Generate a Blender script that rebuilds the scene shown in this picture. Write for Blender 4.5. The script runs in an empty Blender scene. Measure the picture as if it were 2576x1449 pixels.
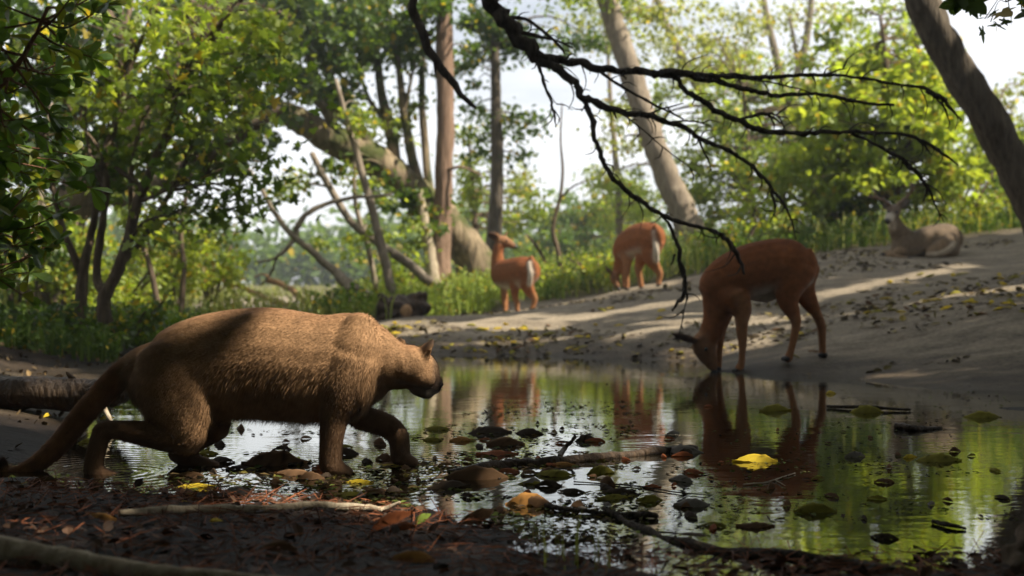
import bpy, math, random
import numpy as np
from mathutils import Vector, Matrix
random.seed(7)
rng = np.random.default_rng(11)
S = bpy.context.scene
C = S.collection
# ---------------------------------------------------------------- camera, light, exposure
W2, H2, F, CAMZ = 1288.0, 724.5, 3109.0, 0.65       # measuring frame (px) of the photograph, focal length in px, camera height
cam = bpy.data.cameras.new('camera'); cam_o = bpy.data.objects.new('camera', cam); C.objects.link(cam_o)
cam_o.location = (0, 0, CAMZ); cam_o.rotation_euler = (math.radians(90), 0, 0)
cam.sensor_width = 36; cam.lens = 36 * F / 2576; cam.clip_start = 0.05; cam.clip_end = 2000
cam.dof.use_dof = True; cam.dof.focus_distance = 4.5; cam.dof.aperture_fstop = 2.6; cam.dof.aperture_blades = 0
S.camera = cam_o
SUN_AZ, SUN_EL = math.radians(106), math.radians(51)    # azimuth from +Y towards +X
SUN = Vector((math.sin(SUN_AZ)*math.cos(SUN_EL), math.cos(SUN_AZ)*math.cos(SUN_EL), math.sin(SUN_EL)))
sl = bpy.data.lights.new('sun', 'SUN'); sl.energy = 5.0; sl.angle = math.radians(0.6); sl.color = (1.0, 0.90, 0.74)
so = bpy.data.objects.new('sun', sl); C.objects.link(so); so.location = (30, 20, 40)
so.rotation_euler = SUN.to_track_quat('Z', 'Y').to_euler()
w = bpy.data.worlds.new('World'); S.world = w; w.use_nodes = True
nt = w.node_tree; nt.nodes.clear()
def N(nt, t, **k):
    n = nt.nodes.new(t)
    for a, b in k.items():
        if a.startswith('i_'): n.inputs[a[2:].replace('_', ' ')].default_value = b
        else: setattr(n, a, b)
    return n
sky = N(nt, 'ShaderNodeTexSky', sky_type='NISHITA', sun_disc=False, sun_elevation=SUN_EL, sun_rotation=SUN_AZ, air_density=1.0, dust_density=2.5, ozone_density=1.0)
tc = N(nt, 'ShaderNodeTexCoord'); mp = N(nt, 'ShaderNodeMapping'); mp.inputs['Scale'].default_value = (1.2, 1.2, 6)
cl = N(nt, 'ShaderNodeTexNoise', i_Scale=2.2, i_Detail=6.0, i_Roughness=0.55)
cr = N(nt, 'ShaderNodeValToRGB'); cr.color_ramp.elements[0].position = .30; cr.color_ramp.elements[1].position = .62
cr.color_ramp.elements[0].color = (.35,.35,.35,1); cr.color_ramp.elements[1].color = (.95,.95,.95,1)
mx = N(nt, 'ShaderNodeMix', data_type='RGBA'); mx.inputs['B'].default_value = (12.5, 12.7, 13.2, 1)
bg = N(nt, 'ShaderNodeBackground', i_Strength=0.05); wo = N(nt, 'ShaderNodeOutputWorld')
L = nt.links.new
L(tc.outputs['Generated'], mp.inputs['Vector']); L(mp.outputs['Vector'], cl.inputs['Vector']); L(cl.outputs['Fac'], cr.inputs['Fac'])
L(cr.outputs['Color'], mx.inputs['Factor']); L(sky.outputs['Color'], mx.inputs['A']); L(mx.outputs['Result'], bg.inputs['Color']); L(bg.outputs['Background'], wo.inputs['Surface'])
S.view_settings.view_transform = 'Standard'; S.view_settings.look = 'None'; S.view_settings.gamma = 1; S.view_settings.exposure = 1.2
S.view_settings.use_curve_mapping = False
cy = S.cycles
S.render.engine = 'CYCLES'
cy.use_denoising = True
try: cy.denoiser = 'OPENIMAGEDENOISE'
except Exception: pass
cy.max_bounces = 6; cy.diffuse_bounces = 3; cy.glossy_bounces = 3; cy.transmission_bounces = 5; cy.transparent_max_bounces = 8; cy.volume_bounces = 0
cy.caustics_reflective = False; cy.caustics_refractive = False; cy.sample_clamp_indirect = 6
# ---------------------------------------------------------------- helpers
def P(px, py, d): return Vector(((px - W2) / F * d, d, CAMZ - (py - H2) / F * d))
def DW(py, z=0.0): return (CAMZ - z) * F / (py - H2)                # distance at which a point of height z shows at row py
def link(name, mesh, mat=None, parent=None, loc=None):
    o = bpy.data.objects.new(name, mesh); C.objects.link(o)
    if mat is not None: mesh.materials.append(mat)
    if parent is not None: o.parent = parent
    if loc is not None: o.location = loc
    return o
def tag(o, label=None, cat=None, group=None, kind=None):
    if label: o['label'] = label
    if cat: o['category'] = cat
    if group: o['group'] = group
    if kind: o['kind'] = kind
    return o
def empty(name, loc, label, cat, group=None):
    o = bpy.data.objects.new(name, None); C.objects.link(o); o.location = loc; o.empty_display_size = .2
    return tag(o, label, cat, group)
def np_mesh(name, V, faces, cols=None, smooth=True):
    """faces: list of int arrays (n,k), mixed sizes allowed"""
    me = bpy.data.meshes.new(name)
    V = np.asarray(V, dtype=np.float32); me.vertices.add(len(V)); me.vertices.foreach_set('co', V.ravel())
    idx = np.concatenate([f.ravel() for f in faces]).astype(np.int32)
    sz = np.concatenate([np.full(len(f), f.shape[1], dtype=np.int32) for f in faces])
    me.loops.add(len(idx)); me.loops.foreach_set('vertex_index', idx)
    me.polygons.add(len(sz)); st = np.zeros(len(sz), dtype=np.int32); st[1:] = np.cumsum(sz)[:-1]
    me.polygons.foreach_set('loop_start', st)
    try: me.polygons.foreach_set('loop_total', sz)
    except Exception: pass
    me.polygons.foreach_set('use_smooth', np.full(len(sz), smooth, dtype=bool))
    if cols is not None:
        a = me.color_attributes.new('col', 'FLOAT_COLOR', 'POINT')
        c4 = np.ones((len(V), 4), dtype=np.float32); c4[:, :3] = cols; a.data.foreach_set('color', c4.ravel())
    me.update(calc_edges=True); me.validate()
    return me
class MB:
    def __init__(s): s.v = []; s.q = []; s.t = []; s.n = 0
    def add(s, V, quads=None, tris=None):
        s.v.append(np.asarray(V, dtype=float))
        if quads is not None and len(quads): s.q.append(np.asarray(quads) + s.n)
        if tris is not None and len(tris): s.t.append(np.asarray(tris) + s.n)
        s.n += len(V)
    def tube(s, pts, rad, sides=6, sub=3, knob=0.0, wig=0.0, cap=True):
        pts = smooth_path(np.array([list(p) for p in pts], float), sub); m = len(pts)
        rad = np.interp(np.linspace(0, 1, m), np.linspace(0, 1, len(rad)), rad)
        if wig: 
            d = rng.normal(0, 1, pts.shape); d = (d + np.roll(d, 1, 0) + np.roll(d, -1, 0)) / 2; d[0] = 0
            pts = pts + d * (wig * rad)[:, None]
        T = np.gradient(pts, axis=0); T /= np.linalg.norm(T, axis=1)[:, None] + 1e-9
        a = np.array([0, 0, 1.0]) if abs(T[0, 2]) < .9 else np.array([1.0, 0, 0])
        u = np.cross(T[0], a); u /= np.linalg.norm(u)
        ang = np.linspace(0, 2 * np.pi, sides, endpoint=False); rings = []
        for i in range(m):
            u = u - T[i] * np.dot(u, T[i]); u /= np.linalg.norm(u) + 1e-9; vv = np.cross(T[i], u)
            r = rad[i] * (1 + knob * rng.normal(0, 1, sides))
            rings.append(pts[i] + (np.cos(ang) * r)[:, None] * u + (np.sin(ang) * r)[:, None] * vv)
        V = np.concatenate(rings + [pts[:1], pts[-1:] + T[-1:] * rad[-1] * .6])
        i0 = np.arange(m - 1)[:, None] * sides; j = np.arange(sides)[None]; jn = (j + 1) % sides
        Q = np.stack([i0 + j, i0 + jn, i0 + sides + jn, i0 + sides + j], -1).reshape(-1, 4)
        e = m * sides; jj = np.arange(sides)
        Tt = np.concatenate([np.stack([np.full(sides, e), (jj + 1) % sides, jj], -1), np.stack([np.full(sides, e + 1), e - sides + jj, e - sides + (jj + 1) % sides], -1)]) if cap else None
        s.add(V, Q, Tt); return pts
    def mesh(s, name, org=(0, 0, 0), cols=None, smooth=True):
        V = np.concatenate(s.v) - np.array(list(org)); f = []
        if s.q: f.append(np.concatenate(s.q))
        if s.t: f.append(np.concatenate(s.t))
        return np_mesh(name, V, f, cols, smooth)
def smooth_path(p, sub):
    if sub <= 1 or len(p) < 3: 
        if len(p) == 2 and sub > 1: return p[0] + (p[1] - p[0]) * np.linspace(0, 1, sub + 1)[:, None]
        return p
    q = np.vstack([2 * p[0] - p[1], p, 2 * p[-1] - p[-2]]); out = []
    for i in range(1, len(q) - 2):
        for t in np.arange(sub) / sub:
            a, b, c, d = q[i-1], q[i], q[i+1], q[i+2]
            out.append(.5 * ((2*b) + (-a + c) * t + (2*a - 5*b + 4*c - d) * t*t + (-a + 3*b - 3*c + d) * t**3))
    out.append(p[-1]); return np.array(out)
def norm(a): return a / (np.linalg.norm(a, axis=-1, keepdims=True) + 1e-9)
# ---------------------------------------------------------------- materials
def mat(name):
    m = bpy.data.materials.new(name); m.use_nodes = True; t = m.node_tree; t.nodes.clear()
    o = N(t, 'ShaderNodeOutputMaterial'); return m, t, o
def bark_mat(name, c1, c2, scale=7.0, bump=.5, moss=None, zs=.22, rough=.9):
    m, t, o = mat(name); l = t.links.new
    g = N(t, 'ShaderNodeNewGeometry'); mp = N(t, 'ShaderNodeMapping'); mp.inputs['Scale'].default_value = (1, 1, zs)
    n1 = N(t, 'ShaderNodeTexNoise', i_Scale=scale * 3, i_Detail=6.0, i_Roughness=.65); n2 = N(t, 'ShaderNodeTexNoise', i_Scale=scale * .45, i_Detail=4.0)
    v = N(t, 'ShaderNodeTexVoronoi', i_Scale=scale * 2.2); v.feature = 'DISTANCE_TO_EDGE'
    l(g.outputs['Position'], mp.inputs['Vector']); l(mp.outputs['Vector'], n1.inputs['Vector']); l(g.outputs['Position'], n2.inputs['Vector']); l(mp.outputs['Vector'], v.inputs['Vector'])
    r = N(t, 'ShaderNodeValToRGB'); r.color_ramp.elements[0].color = (*c1, 1); r.color_ramp.elements[1].color = (*c2, 1)
    r.color_ramp.elements[0].position = .32; r.color_ramp.elements[1].position = .68
    l(n1.outputs['Fac'], r.inputs['Fac']); col = r.outputs['Color']
    if moss:
        mm = N(t, 'ShaderNodeMix', data_type='RGBA'); mr = N(t, 'ShaderNodeValToRGB'); mr.color_ramp.elements[0].position = .48; mr.color_ramp.elements[1].position = .6
        l(n2.outputs['Fac'], mr.inputs['Fac']); l(mr.outputs['Color'], mm.inputs['Factor']); l(col, mm.inputs['A']); mm.inputs['B'].default_value = (*moss, 1); col = mm.outputs['Result']
    b = N(t, 'ShaderNodeBsdfPrincipled', i_Roughness=rough); b.inputs['Specular IOR Level'].default_value = .2; l(col, b.inputs['Base Color'])
    ad = N(t, 'ShaderNodeMath', operation='ADD'); l(n1.outputs['Fac'], ad.inputs[0]); l(v.outputs['Distance'], ad.inputs[1])
    bp = N(t, 'ShaderNodeBump', i_Strength=bump, i_Distance=.03); l(ad.outputs[0], bp.inputs['Height']); l(bp.outputs['Normal'], b.inputs['Normal'])
    l(b.outputs[0], o.inputs['Surface']); return m
def leaf_mat(name, trans=.52, rough=.45, spec=.35, boost=(1.9, 1.8, .7)):
    m, t, o = mat(name); l = t.links.new
    a = N(t, 'ShaderNodeVertexColor', layer_name='col'); b = N(t, 'ShaderNodeBsdfPrincipled', i_Roughness=rough); b.inputs['Specular IOR Level'].default_value = spec
    tr = N(t, 'ShaderNodeBsdfTranslucent'); mu = N(t, 'ShaderNodeMix', data_type='RGBA', blend_type='MULTIPLY'); mu.inputs['Factor'].default_value = 1; mu.inputs['B'].default_value = (*boost, 1)
    ms = N(t, 'ShaderNodeMixShader'); ms.inputs['Fac'].default_value = trans
    l(a.outputs['Color'], b.inputs['Base Color']); l(a.outputs['Color'], mu.inputs['A']); l(mu.outputs['Result'], tr.inputs['Color'])
    l(b.outputs[0], ms.inputs[1]); l(tr.outputs[0], ms.inputs[2]); l(ms.outputs[0], o.inputs['Surface']); return m
def col_mat(name, rough=.8, spec=.2, nscale=0, namt=.3, bump=0, bscale=40):
    m, t, o = mat(name); l = t.links.new
    a = N(t, 'ShaderNodeVertexColor', layer_name='col'); b = N(t, 'ShaderNodeBsdfPrincipled', i_Roughness=rough); b.inputs['Specular IOR Level'].default_value = spec
    c = a.outputs['Color']
    g = N(t, 'ShaderNodeNewGeometry')
    if nscale:
        n = N(t, 'ShaderNodeTexNoise', i_Scale=nscale, i_Detail=5.0); l(g.outputs['Position'], n.inputs['Vector'])
        mr = N(t, 'ShaderNodeMapRange'); mr.inputs['From Min'].default_value = .3; mr.inputs['From Max'].default_value = .7; mr.inputs['To Min'].default_value = 1 - namt; mr.inputs['To Max'].default_value = 1 + namt
        l(n.outputs['Fac'], mr.inputs['Value']); mu = N(t, 'ShaderNodeVectorMath', operation='SCALE'); l(c, mu.inputs[0]); l(mr.outputs[0], mu.inputs['Scale']); c = mu.outputs[0]
    l(c, b.inputs['Base Color'])
    if bump:
        n = N(t, 'ShaderNodeTexNoise', i_Scale=bscale, i_Detail=4.0); l(g.outputs['Position'], n.inputs['Vector'])
        bp = N(t, 'ShaderNodeBump', i_Strength=bump, i_Distance=.01); l(n.outputs['Fac'], bp.inputs['Height']); l(bp.outputs['Normal'], b.inputs['Normal'])
    l(b.outputs[0], o.inputs['Surface']); return m
def plain_mat(name, c, rough=.6, spec=.3):
    m, t, o = mat(name); b = N(t, 'ShaderNodeBsdfPrincipled', i_Roughness=rough); b.inputs['Specular IOR Level'].default_value = spec
    g = N(t, 'ShaderNodeNewGeometry'); n = N(t, 'ShaderNodeTexNoise', i_Scale=30.0, i_Detail=4.0); t.links.new(g.outputs['Position'], n.inputs['Vector'])
    r = N(t, 'ShaderNodeValToRGB'); r.color_ramp.elements[0].color = (*[x * .7 for x in c], 1); r.color_ramp.elements[1].color = (*[x * 1.3 for x in c], 1)
    t.links.new(n.outputs['Fac'], r.inputs['Fac']); t.links.new(r.outputs['Color'], b.inputs['Base Color']); t.links.new(b.outputs[0], o.inputs['Surface']); return m
M = {}
M['bark_grey'] = bark_mat('bark_grey', (.14, .11, .08), (.30, .25, .19), 6, .6)
M['bark_mossy'] = bark_mat('bark_mossy', (.07, .052, .033), (.30, .235, .15), 4, .9, moss=(.06, .07, .02))
M['bark_red'] = bark_mat('bark_red', (.12, .075, .05), (.30, .20, .14), 7, .9, zs=.10)
M['bark_dark'] = bark_mat('bark_dark', (.05, .04, .03), (.14, .115, .085), 7, .8, zs=.15)
M['bark_brown'] = bark_mat('bark_brown', (.06, .042, .028), (.17, .125, .085), 9, .7)
M['dead_wood'] = bark_mat('dead_wood', (.024, .019, .014), (.085, .066, .048), 14, .8)
M['dry_wood'] = bark_mat('dry_wood', (.10, .08, .055), (.30, .25, .18), 12, .6)
M['pale_wood'] = bark_mat('pale_wood', (.24, .19, .13), (.46, .39, .29), 12, .5)
M['orange_wood'] = bark_mat('orange_wood', (.20, .11, .05), (.42, .26, .13), 12, .5)
M['wet_wood'] = bark_mat('wet_wood', (.022, .014, .009), (.085, .056, .034), 12, .7, rough=.5)
M['leaf'] = leaf_mat('leaf'); M['leaf_gloss'] = leaf_mat('leaf_gloss', .4, .42, .5); M['grass'] = leaf_mat('grass', .35, .6, .2)
M['litter'] = col_mat('litter', .75, .25); M['leaf_dead'] = leaf_mat('leaf_dead', .18, .8, .08, (1.4, 1.3, .9))
M['coat'] = col_mat('coat', .85, .15, 22, .22, .3, 90)
M['fur'] = col_mat('fur', .8, .12, 30, .25)
M['hoof'] = plain_mat('hoof', (.015, .012, .01), .5); M['eye'] = plain_mat('eye', (.008, .006, .005), .1, .6); M['antler'] = plain_mat('antler', (.16, .10, .06), .6)
M['nose'] = plain_mat('nose', (.012, .01, .01), .35, .5)
# ---------------------------------------------------------------- ground
cp = []
def gp(px, py, d): p = P(px, py, d); cp.append((p.x, p.y, p.z))
def gw(px, py, z=0.0): d = DW(py, z); p = P(px, py, d); cp.append((p.x, d, z))
for a in [(1000,888),(1150,893),(1400,897),(1600,902),(1720,910),(1800,934),(2050,945),(2300,966),(2576,990),(2800,1010)]: gw(*a)
for a in [(300,985),(210,1060),(110,1120),(20,1165),(-200,1180),(450,915),(700,893)]: gw(*a)
for a in [(-300,1210),(0,1222),(400,1238),(800,1268),(1150,1312),(1300,1385),(1500,1392),(1700,1400),(2200,1408),(2576,1398),(3000,1380)]: gw(*a)
for a in [(560,1120),(700,1060),(1100,1150),(1500,1230),(1900,1200),(2300,1200),(2600,1220),(1500,1050),(1900,1050),(1250,960),(900,1000),(1600,970)]: gw(*a, z=-.16)
for a in [(2350,1040),(2550,1060)]: gw(*a, z=-.03)
for a in [(0,1100,.05),(-150,1080,.08),(60,935,.05),(200,930,.05),(-200,930,.15)]: gw(a[0], a[1], a[2])
for a in [(150,885,10.5),(-100,880,10.5),(300,830,14),(0,830,14),(-300,800,14),(650,770,24),(300,770,24),(0,770,24),(650,745,34),(300,740,34),(900,760,22),(850,830,14.5),
          (1010,803,15.5),(950,810,14.3),(1110,740,21),(1240,712,23.5),(1300,789,17.6),(1270,789,17.9),(1340,782,17.2),(1300,748,20),(1600,729,17.2),(1570,728,17.6),(1656,722,16.8),(1500,742,18),(1700,706,18),
          (1950,655,16.8),(2100,640,16.8),(2250,640,17),(2340,647,16.7),(2430,637,17),(2576,607,17.5),(2800,590,17.5),(1750,640,23),(2100,615,22),(2400,600,23),(2700,570,24),
          (1400,840,13),(1150,848,13),(1700,832,12),(2050,800,12),(2300,780,11.2),(2576,755,10.6),(2800,740,10.6),(1900,745,14.2),(2250,715,14),(2576,685,14),
          (1979,911,9.51),(2070,902,9.69),(2030,880,10.1)]: gp(*a)
cp += [(3.2,6.2,.12),(3.6,5,.2),(3.2,3.4,.15),(2.4,2.4,.1),(0,2.4,.055),(-1.2,2.4,.075),(-2,3.2,.11),(1.2,2.4,.05),(0,1.4,.12),(-1.5,1,.16),(1.5,1,.15),(0,-2,.2),(-4,-2,.3),(4,-2,.3),(-4,3,.2),(-5,6,.25),(-4,9,.25),(5.5,6,.6),(6.5,9,.95),(7,12,1.1),(6,3,.4),(9,20,1.7),
       (-9,20,.4),(-8,10,.4),(-8,0,.4),(9,0,.8),(11,10,1.4),(-12,35,.6),(0,35,.7),(6,32,1.7),(14,32,2.2),(-20,20,.6),(20,20,2.4),(18,0,1.2),(-20,0,.6),(-20,50,.8),(0,50,.9),(20,50,2.2)]
cp = np.array(cp); XY = cp[:, :2]
def tphi(r2): return .5 * r2 * np.log(r2 + 1e-9)
_K = tphi(((XY[:, None] - XY[None]) ** 2).sum(-1)) + np.eye(len(cp)) * .02; _Pm = np.c_[np.ones(len(cp)), XY]
_sol = np.linalg.solve(np.block([[_K, _Pm], [_Pm.T, np.zeros((3, 3))]]), np.r_[cp[:, 2], 0, 0, 0])
def ground(x, y):
    x = np.atleast_1d(np.asarray(x, float)); y = np.atleast_1d(np.asarray(y, float)); sh = x.shape; x = x.ravel(); y = y.ravel()
    xc = np.clip(x, -19, 19); yc = np.clip(y, -3, 50); out = np.empty(len(x))
    for i in range(0, len(x), 20000):
        a = np.c_[xc[i:i+20000], yc[i:i+20000]]
        out[i:i+20000] = tphi(((a[:, None] - XY[None]) ** 2).sum(-1)) @ _sol[:-3] + np.c_[np.ones(len(a)), a] @ _sol[-3:]
    out = np.clip(out, -.3, 2.8)
    far = np.clip((np.abs(x - xc) + np.abs(y - yc)) / 60, 0, 1); out = out * (1 - far) + far * (.8)
    return out.reshape(sh)
def gz(x, y): return float(ground([x], [y])[0])
def geo(a, b, n): return np.geomspace(a, b, n)
xs = np.r_[-geo(14, 160, 20)[::-1], np.arange(-13.9, 13.9, .13), geo(14, 160, 20)]
ys = np.r_[-geo(4, 60, 12)[::-1], np.arange(-3.9, 1, .35), np.arange(1, 9, .07), np.arange(9, 24, .14), geo(24.2, 160, 36)]
gx, gy = np.meshgrid(xs, ys); z = ground(gx, gy)
def vnoise(x, y, s, seed):
    r = np.random.default_rng(seed); out = np.zeros_like(x)
    for k in range(7):
        a = r.uniform(0, 6.28); f = s * r.uniform(.6, 1.7); out += np.sin((x * np.cos(a) + y * np.sin(a)) * f + r.uniform(0, 6.28) + 1.3 * np.sin((x * np.sin(a * 2) + y * np.cos(a * 2)) * f * .6))
    return out / 7
near = np.exp(-((np.hypot(gx, gy - 3)) / 9) ** 2)
z = z + vnoise(gx, gy, 2.2, 1) * .03 + vnoise(gx, gy, 7, 2) * .018 + vnoise(gx, gy, 13, 4) * .008 + vnoise(gx, gy, 19, 3) * .006 * near
nx_, ny_ = len(xs), len(ys)
i = np.arange(ny_ - 1)[:, None] * nx_; j = np.arange(nx_ - 1)[None]
Q = np.stack([i + j, i + j + 1, i + nx_ + j + 1, i + nx_ + j], -1).reshape(-1, 4)
# masks: sand (bank on the right and far clearing), soil elsewhere
fx, fy, fz = gx.ravel(), gy.ravel(), z.ravel()
shore_y = np.interp(fx, [-4, -1.2, .4, 1.5, 2.4, 3.2, 6], [12.2, 12.2, 12.0, 10.9, 9.2, 7.5, 6])
sand = 1 / (1 + np.exp(-(fy - shore_y + .8) / .25))
crest = np.interp(fx, [-2, -1.2, 0.1, 1.6, 3.5, 5.5, 8], [14.6, 15.2, 19.3, 17.9, 18.3, 18.6, 19.5])
sand *= 1 / (1 + np.exp((fy - crest) / .25)); sand *= 1 / (1 + np.exp(-(fx + 1.9) / .25))
s2 = np.exp(-(((fx + 4.5) / 3.6) ** 2 + ((fy - 27) / 7.5) ** 2) ** 2); s3 = np.exp(-(((fx + 2.9) / 1.0) ** 2 + ((fy - 7.2) / 2.0) ** 2) ** 2)
sand = np.clip(np.maximum(np.maximum(sand, s2), s3 * .7), 0, 1)
lit = np.clip(1.3 - np.hypot(fx, fy - 1.5) / 4, 0, 1) * (1 - sand)
green = np.clip((fy - 14) / 8, 0, 1) * (1 - sand)
gm = np_mesh('ground', np.c_[fx, fy, fz], [Q], np.c_[sand, lit, green])
m, t, o = mat('ground'); l = t.links.new
a = N(t, 'ShaderNodeVertexColor', layer_name='col'); sp = N(t, 'ShaderNodeSeparateColor'); l(a.outputs['Color'], sp.inputs[0])
g = N(t, 'ShaderNodeNewGeometry'); n1 = N(t, 'ShaderNodeTexNoise', i_Scale=3.0, i_Detail=8.0, i_Roughness=.65); n2 = N(t, 'ShaderNodeTexNoise', i_Scale=28.0, i_Detail=6.0, i_Roughness=.7)
mp = N(t, 'ShaderNodeMapping'); mp.inputs['Scale'].default_value = (.5, 1.6, 1.6); mp.inputs['Rotation'].default_value = (0, 0, .5)
l(g.outputs['Position'], mp.inputs['Vector']); l(mp.outputs['Vector'], n1.inputs['Vector']); l(g.outputs['Position'], n2.inputs['Vector'])
def ramp(fac, c1, c2, p1=.3, p2=.7):
    r = N(t, 'ShaderNodeValToRGB'); r.color_ramp.elements[0].color = (*c1, 1); r.color_ramp.elements[1].color = (*c2, 1); r.color_ramp.elements[0].position = p1; r.color_ramp.elements[1].position = p2
    l(fac, r.inputs['Fac']); return r.outputs['Color']
def mix(f, A, B):
    k = N(t, 'ShaderNodeMix', data_type='RGBA'); l(f, k.inputs['Factor']); l(A, k.inputs['A']); l(B, k.inputs['B']); return k.outputs['Result']
av = N(t, 'ShaderNodeMath', operation='ADD'); l(n1.outputs['Fac'], av.inputs[0]); l(n2.outputs['Fac'], av.inputs[1]); hv = N(t, 'ShaderNodeMath', operation='MULTIPLY'); l(av.outputs[0], hv.inputs[0]); hv.inputs[1].default_value = .5
sandc = ramp(hv.outputs[0], (.080, .064, .047), (.31, .26, .19), .36, .62); soil = ramp(hv.outputs[0], (.008, .0045, .003), (.038, .022, .013)); wood = ramp(hv.outputs[0], (.045, .04, .02), (.13, .12, .05))
c = mix(sp.outputs[2], soil, wood); c = mix(sp.outputs[0], c, sandc)
sx = N(t, 'ShaderNodeSeparateXYZ'); l(g.outputs['Position'], sx.inputs[0])
wz = N(t, 'ShaderNodeMath', operation='MULTIPLY_ADD'); l(n1.outputs['Fac'], wz.inputs[0]); wz.inputs[1].default_value = .22; l(sx.outputs['Z'], wz.inputs[2])
wet = N(t, 'ShaderNodeMapRange'); wet.interpolation_type = 'SMOOTHSTEP'; l(wz.outputs[0], wet.inputs['Value']); wet.inputs['From Min'].default_value = .13; wet.inputs['From Max'].default_value = .34; wet.inputs['To Min'].default_value = 1; wet.inputs['To Max'].default_value = 0
dk = N(t, 'ShaderNodeMix', data_type='RGBA', blend_type='MULTIPLY'); l(wet.outputs[0], dk.inputs['Factor']); l(c, dk.inputs['A']); dk.inputs['B'].default_value = (.30, .26, .22, 1)
b = N(t, 'ShaderNodeBsdfPrincipled'); l(dk.outputs['Result'], b.inputs['Base Color'])
rr = N(t, 'ShaderNodeMapRange'); l(wet.outputs[0], rr.inputs['Value']); rr.inputs['To Min'].default_value = .95; rr.inputs['To Max'].default_value = .62; l(rr.outputs[0], b.inputs['Roughness']); b.inputs['Specular IOR Level'].default_value = .14
bp = N(t, 'ShaderNodeBump', i_Strength=.9, i_Distance=.06); l(hv.outputs[0], bp.inputs['Height']); l(bp.outputs['Normal'], b.inputs['Normal']); l(b.outputs[0], o.inputs['Surface'])
tag(link('ground', gm, m), kind='structure', label='sandy bank and dark forest floor round the pond')
# ---------------------------------------------------------------- water
wx, wy = np.meshgrid(np.linspace(-4.2, 5.2, 12), np.linspace(2.3, 14.2, 14))
i = np.arange(13)[:, None] * 12; j = np.arange(11)[None]
wm = np_mesh('water', np.c_[wx.ravel(), wy.ravel(), np.zeros(wx.size)], [np.stack([i + j, i + j + 1, i + 13, i + 12], -1).reshape(-1, 4) if False else np.stack([i + j, i + j + 1, i + 12 + j + 1, i + 12 + j], -1).reshape(-1, 4)])
m, t, o = mat('water'); l = t.links.new
g = N(t, 'ShaderNodeNewGeometry'); mp = N(t, 'ShaderNodeMapping'); mp.inputs['Scale'].default_value = (.8, 1.5, 1); l(g.outputs['Position'], mp.inputs['Vector'])
na = N(t, 'ShaderNodeTexNoise', i_Scale=3.2, i_Detail=3.0, i_Roughness=.5, i_Distortion=.6); nb = N(t, 'ShaderNodeTexNoise', i_Scale=13.0, i_Detail=2.5)
l(mp.outputs['Vector'], na.inputs['Vector']); l(mp.outputs['Vector'], nb.inputs['Vector'])
ba = N(t, 'ShaderNodeBump', i_Strength=1.0, i_Distance=.0013); l(na.outputs['Fac'], ba.inputs['Height'])
bb = N(t, 'ShaderNodeBump', i_Strength=1.0, i_Distance=.00042); l(nb.outputs['Fac'], bb.inputs['Height']); l(ba.outputs['Normal'], bb.inputs['Normal'])
nc = N(t, 'ShaderNodeTexNoise', i_Scale=48.0, i_Detail=2.0); l(mp.outputs['Vector'], nc.inputs['Vector']); hsum = nc.outputs['Fac']
for cx, cy_, amp, fq in [(1.57, 9.6, 9.0, 70.0), (-.63, 4.36, 4.0, 120.0), (-.37, 4.54, 3.0, 110.0), (-1.4, 4.34, 3.0, 110.0)]:
    ds = N(t, 'ShaderNodeVectorMath', operation='DISTANCE'); l(g.outputs['Position'], ds.inputs[0]); ds.inputs[1].default_value = (cx, cy_, 0)
    m1 = N(t, 'ShaderNodeMath', operation='MULTIPLY'); l(ds.outputs['Value'], m1.inputs[0]); m1.inputs[1].default_value = fq; sn = N(t, 'ShaderNodeMath', operation='SINE'); l(m1.outputs[0], sn.inputs[0])
    m2 = N(t, 'ShaderNodeMapRange'); l(ds.outputs['Value'], m2.inputs['Value']); m2.inputs['From Max'].default_value = .9; m2.inputs['To Min'].default_value = amp; m2.inputs['To Max'].default_value = 0
    m3 = N(t, 'ShaderNodeMath', operation='MULTIPLY_ADD'); l(sn.outputs[0], m3.inputs[0]); l(m2.outputs[0], m3.inputs[1]); l(hsum, m3.inputs[2]); hsum = m3.outputs[0]
bc = N(t, 'ShaderNodeBump', i_Strength=1.0, i_Distance=.0001); l(hsum, bc.inputs['Height']); l(bb.outputs['Normal'], bc.inputs['Normal']); bb = bc
gl = N(t, 'ShaderNodeBsdfGlossy', i_Roughness=.015); gl.inputs['Color'].default_value = (.97, .98, .95, 1); l(bb.outputs['Normal'], gl.inputs['Normal'])
tr = N(t, 'ShaderNodeBsdfTransparent'); tr.inputs['Color'].default_value = (.42, .36, .22, 1)
df = N(t, 'ShaderNodeBsdfDiffuse'); df.inputs['Color'].default_value = (.009, .008, .004, 1)
mu = N(t, 'ShaderNodeMixShader'); mu.inputs['Fac'].default_value = .55; l(tr.outputs[0], mu.inputs[1]); l(df.outputs[0], mu.inputs[2])
f0 = N(t, 'ShaderNodeFresnel', i_IOR=1.42); l(bb.outputs['Normal'], f0.inputs['Normal']); fr = N(t, 'ShaderNodeMath', operation='POWER'); l(f0.outputs[0], fr.inputs[0]); fr.inputs[1].default_value = .6
ms = N(t, 'ShaderNodeMixShader'); l(fr.outputs[0], ms.inputs['Fac']); l(mu.outputs[0], ms.inputs[1]); l(gl.outputs[0], ms.inputs[2]); l(ms.outputs[0], o.inputs['Surface'])
tag(link('water', wm, m), kind='structure', label='still dark pond reflecting the trees and sky')
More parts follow.
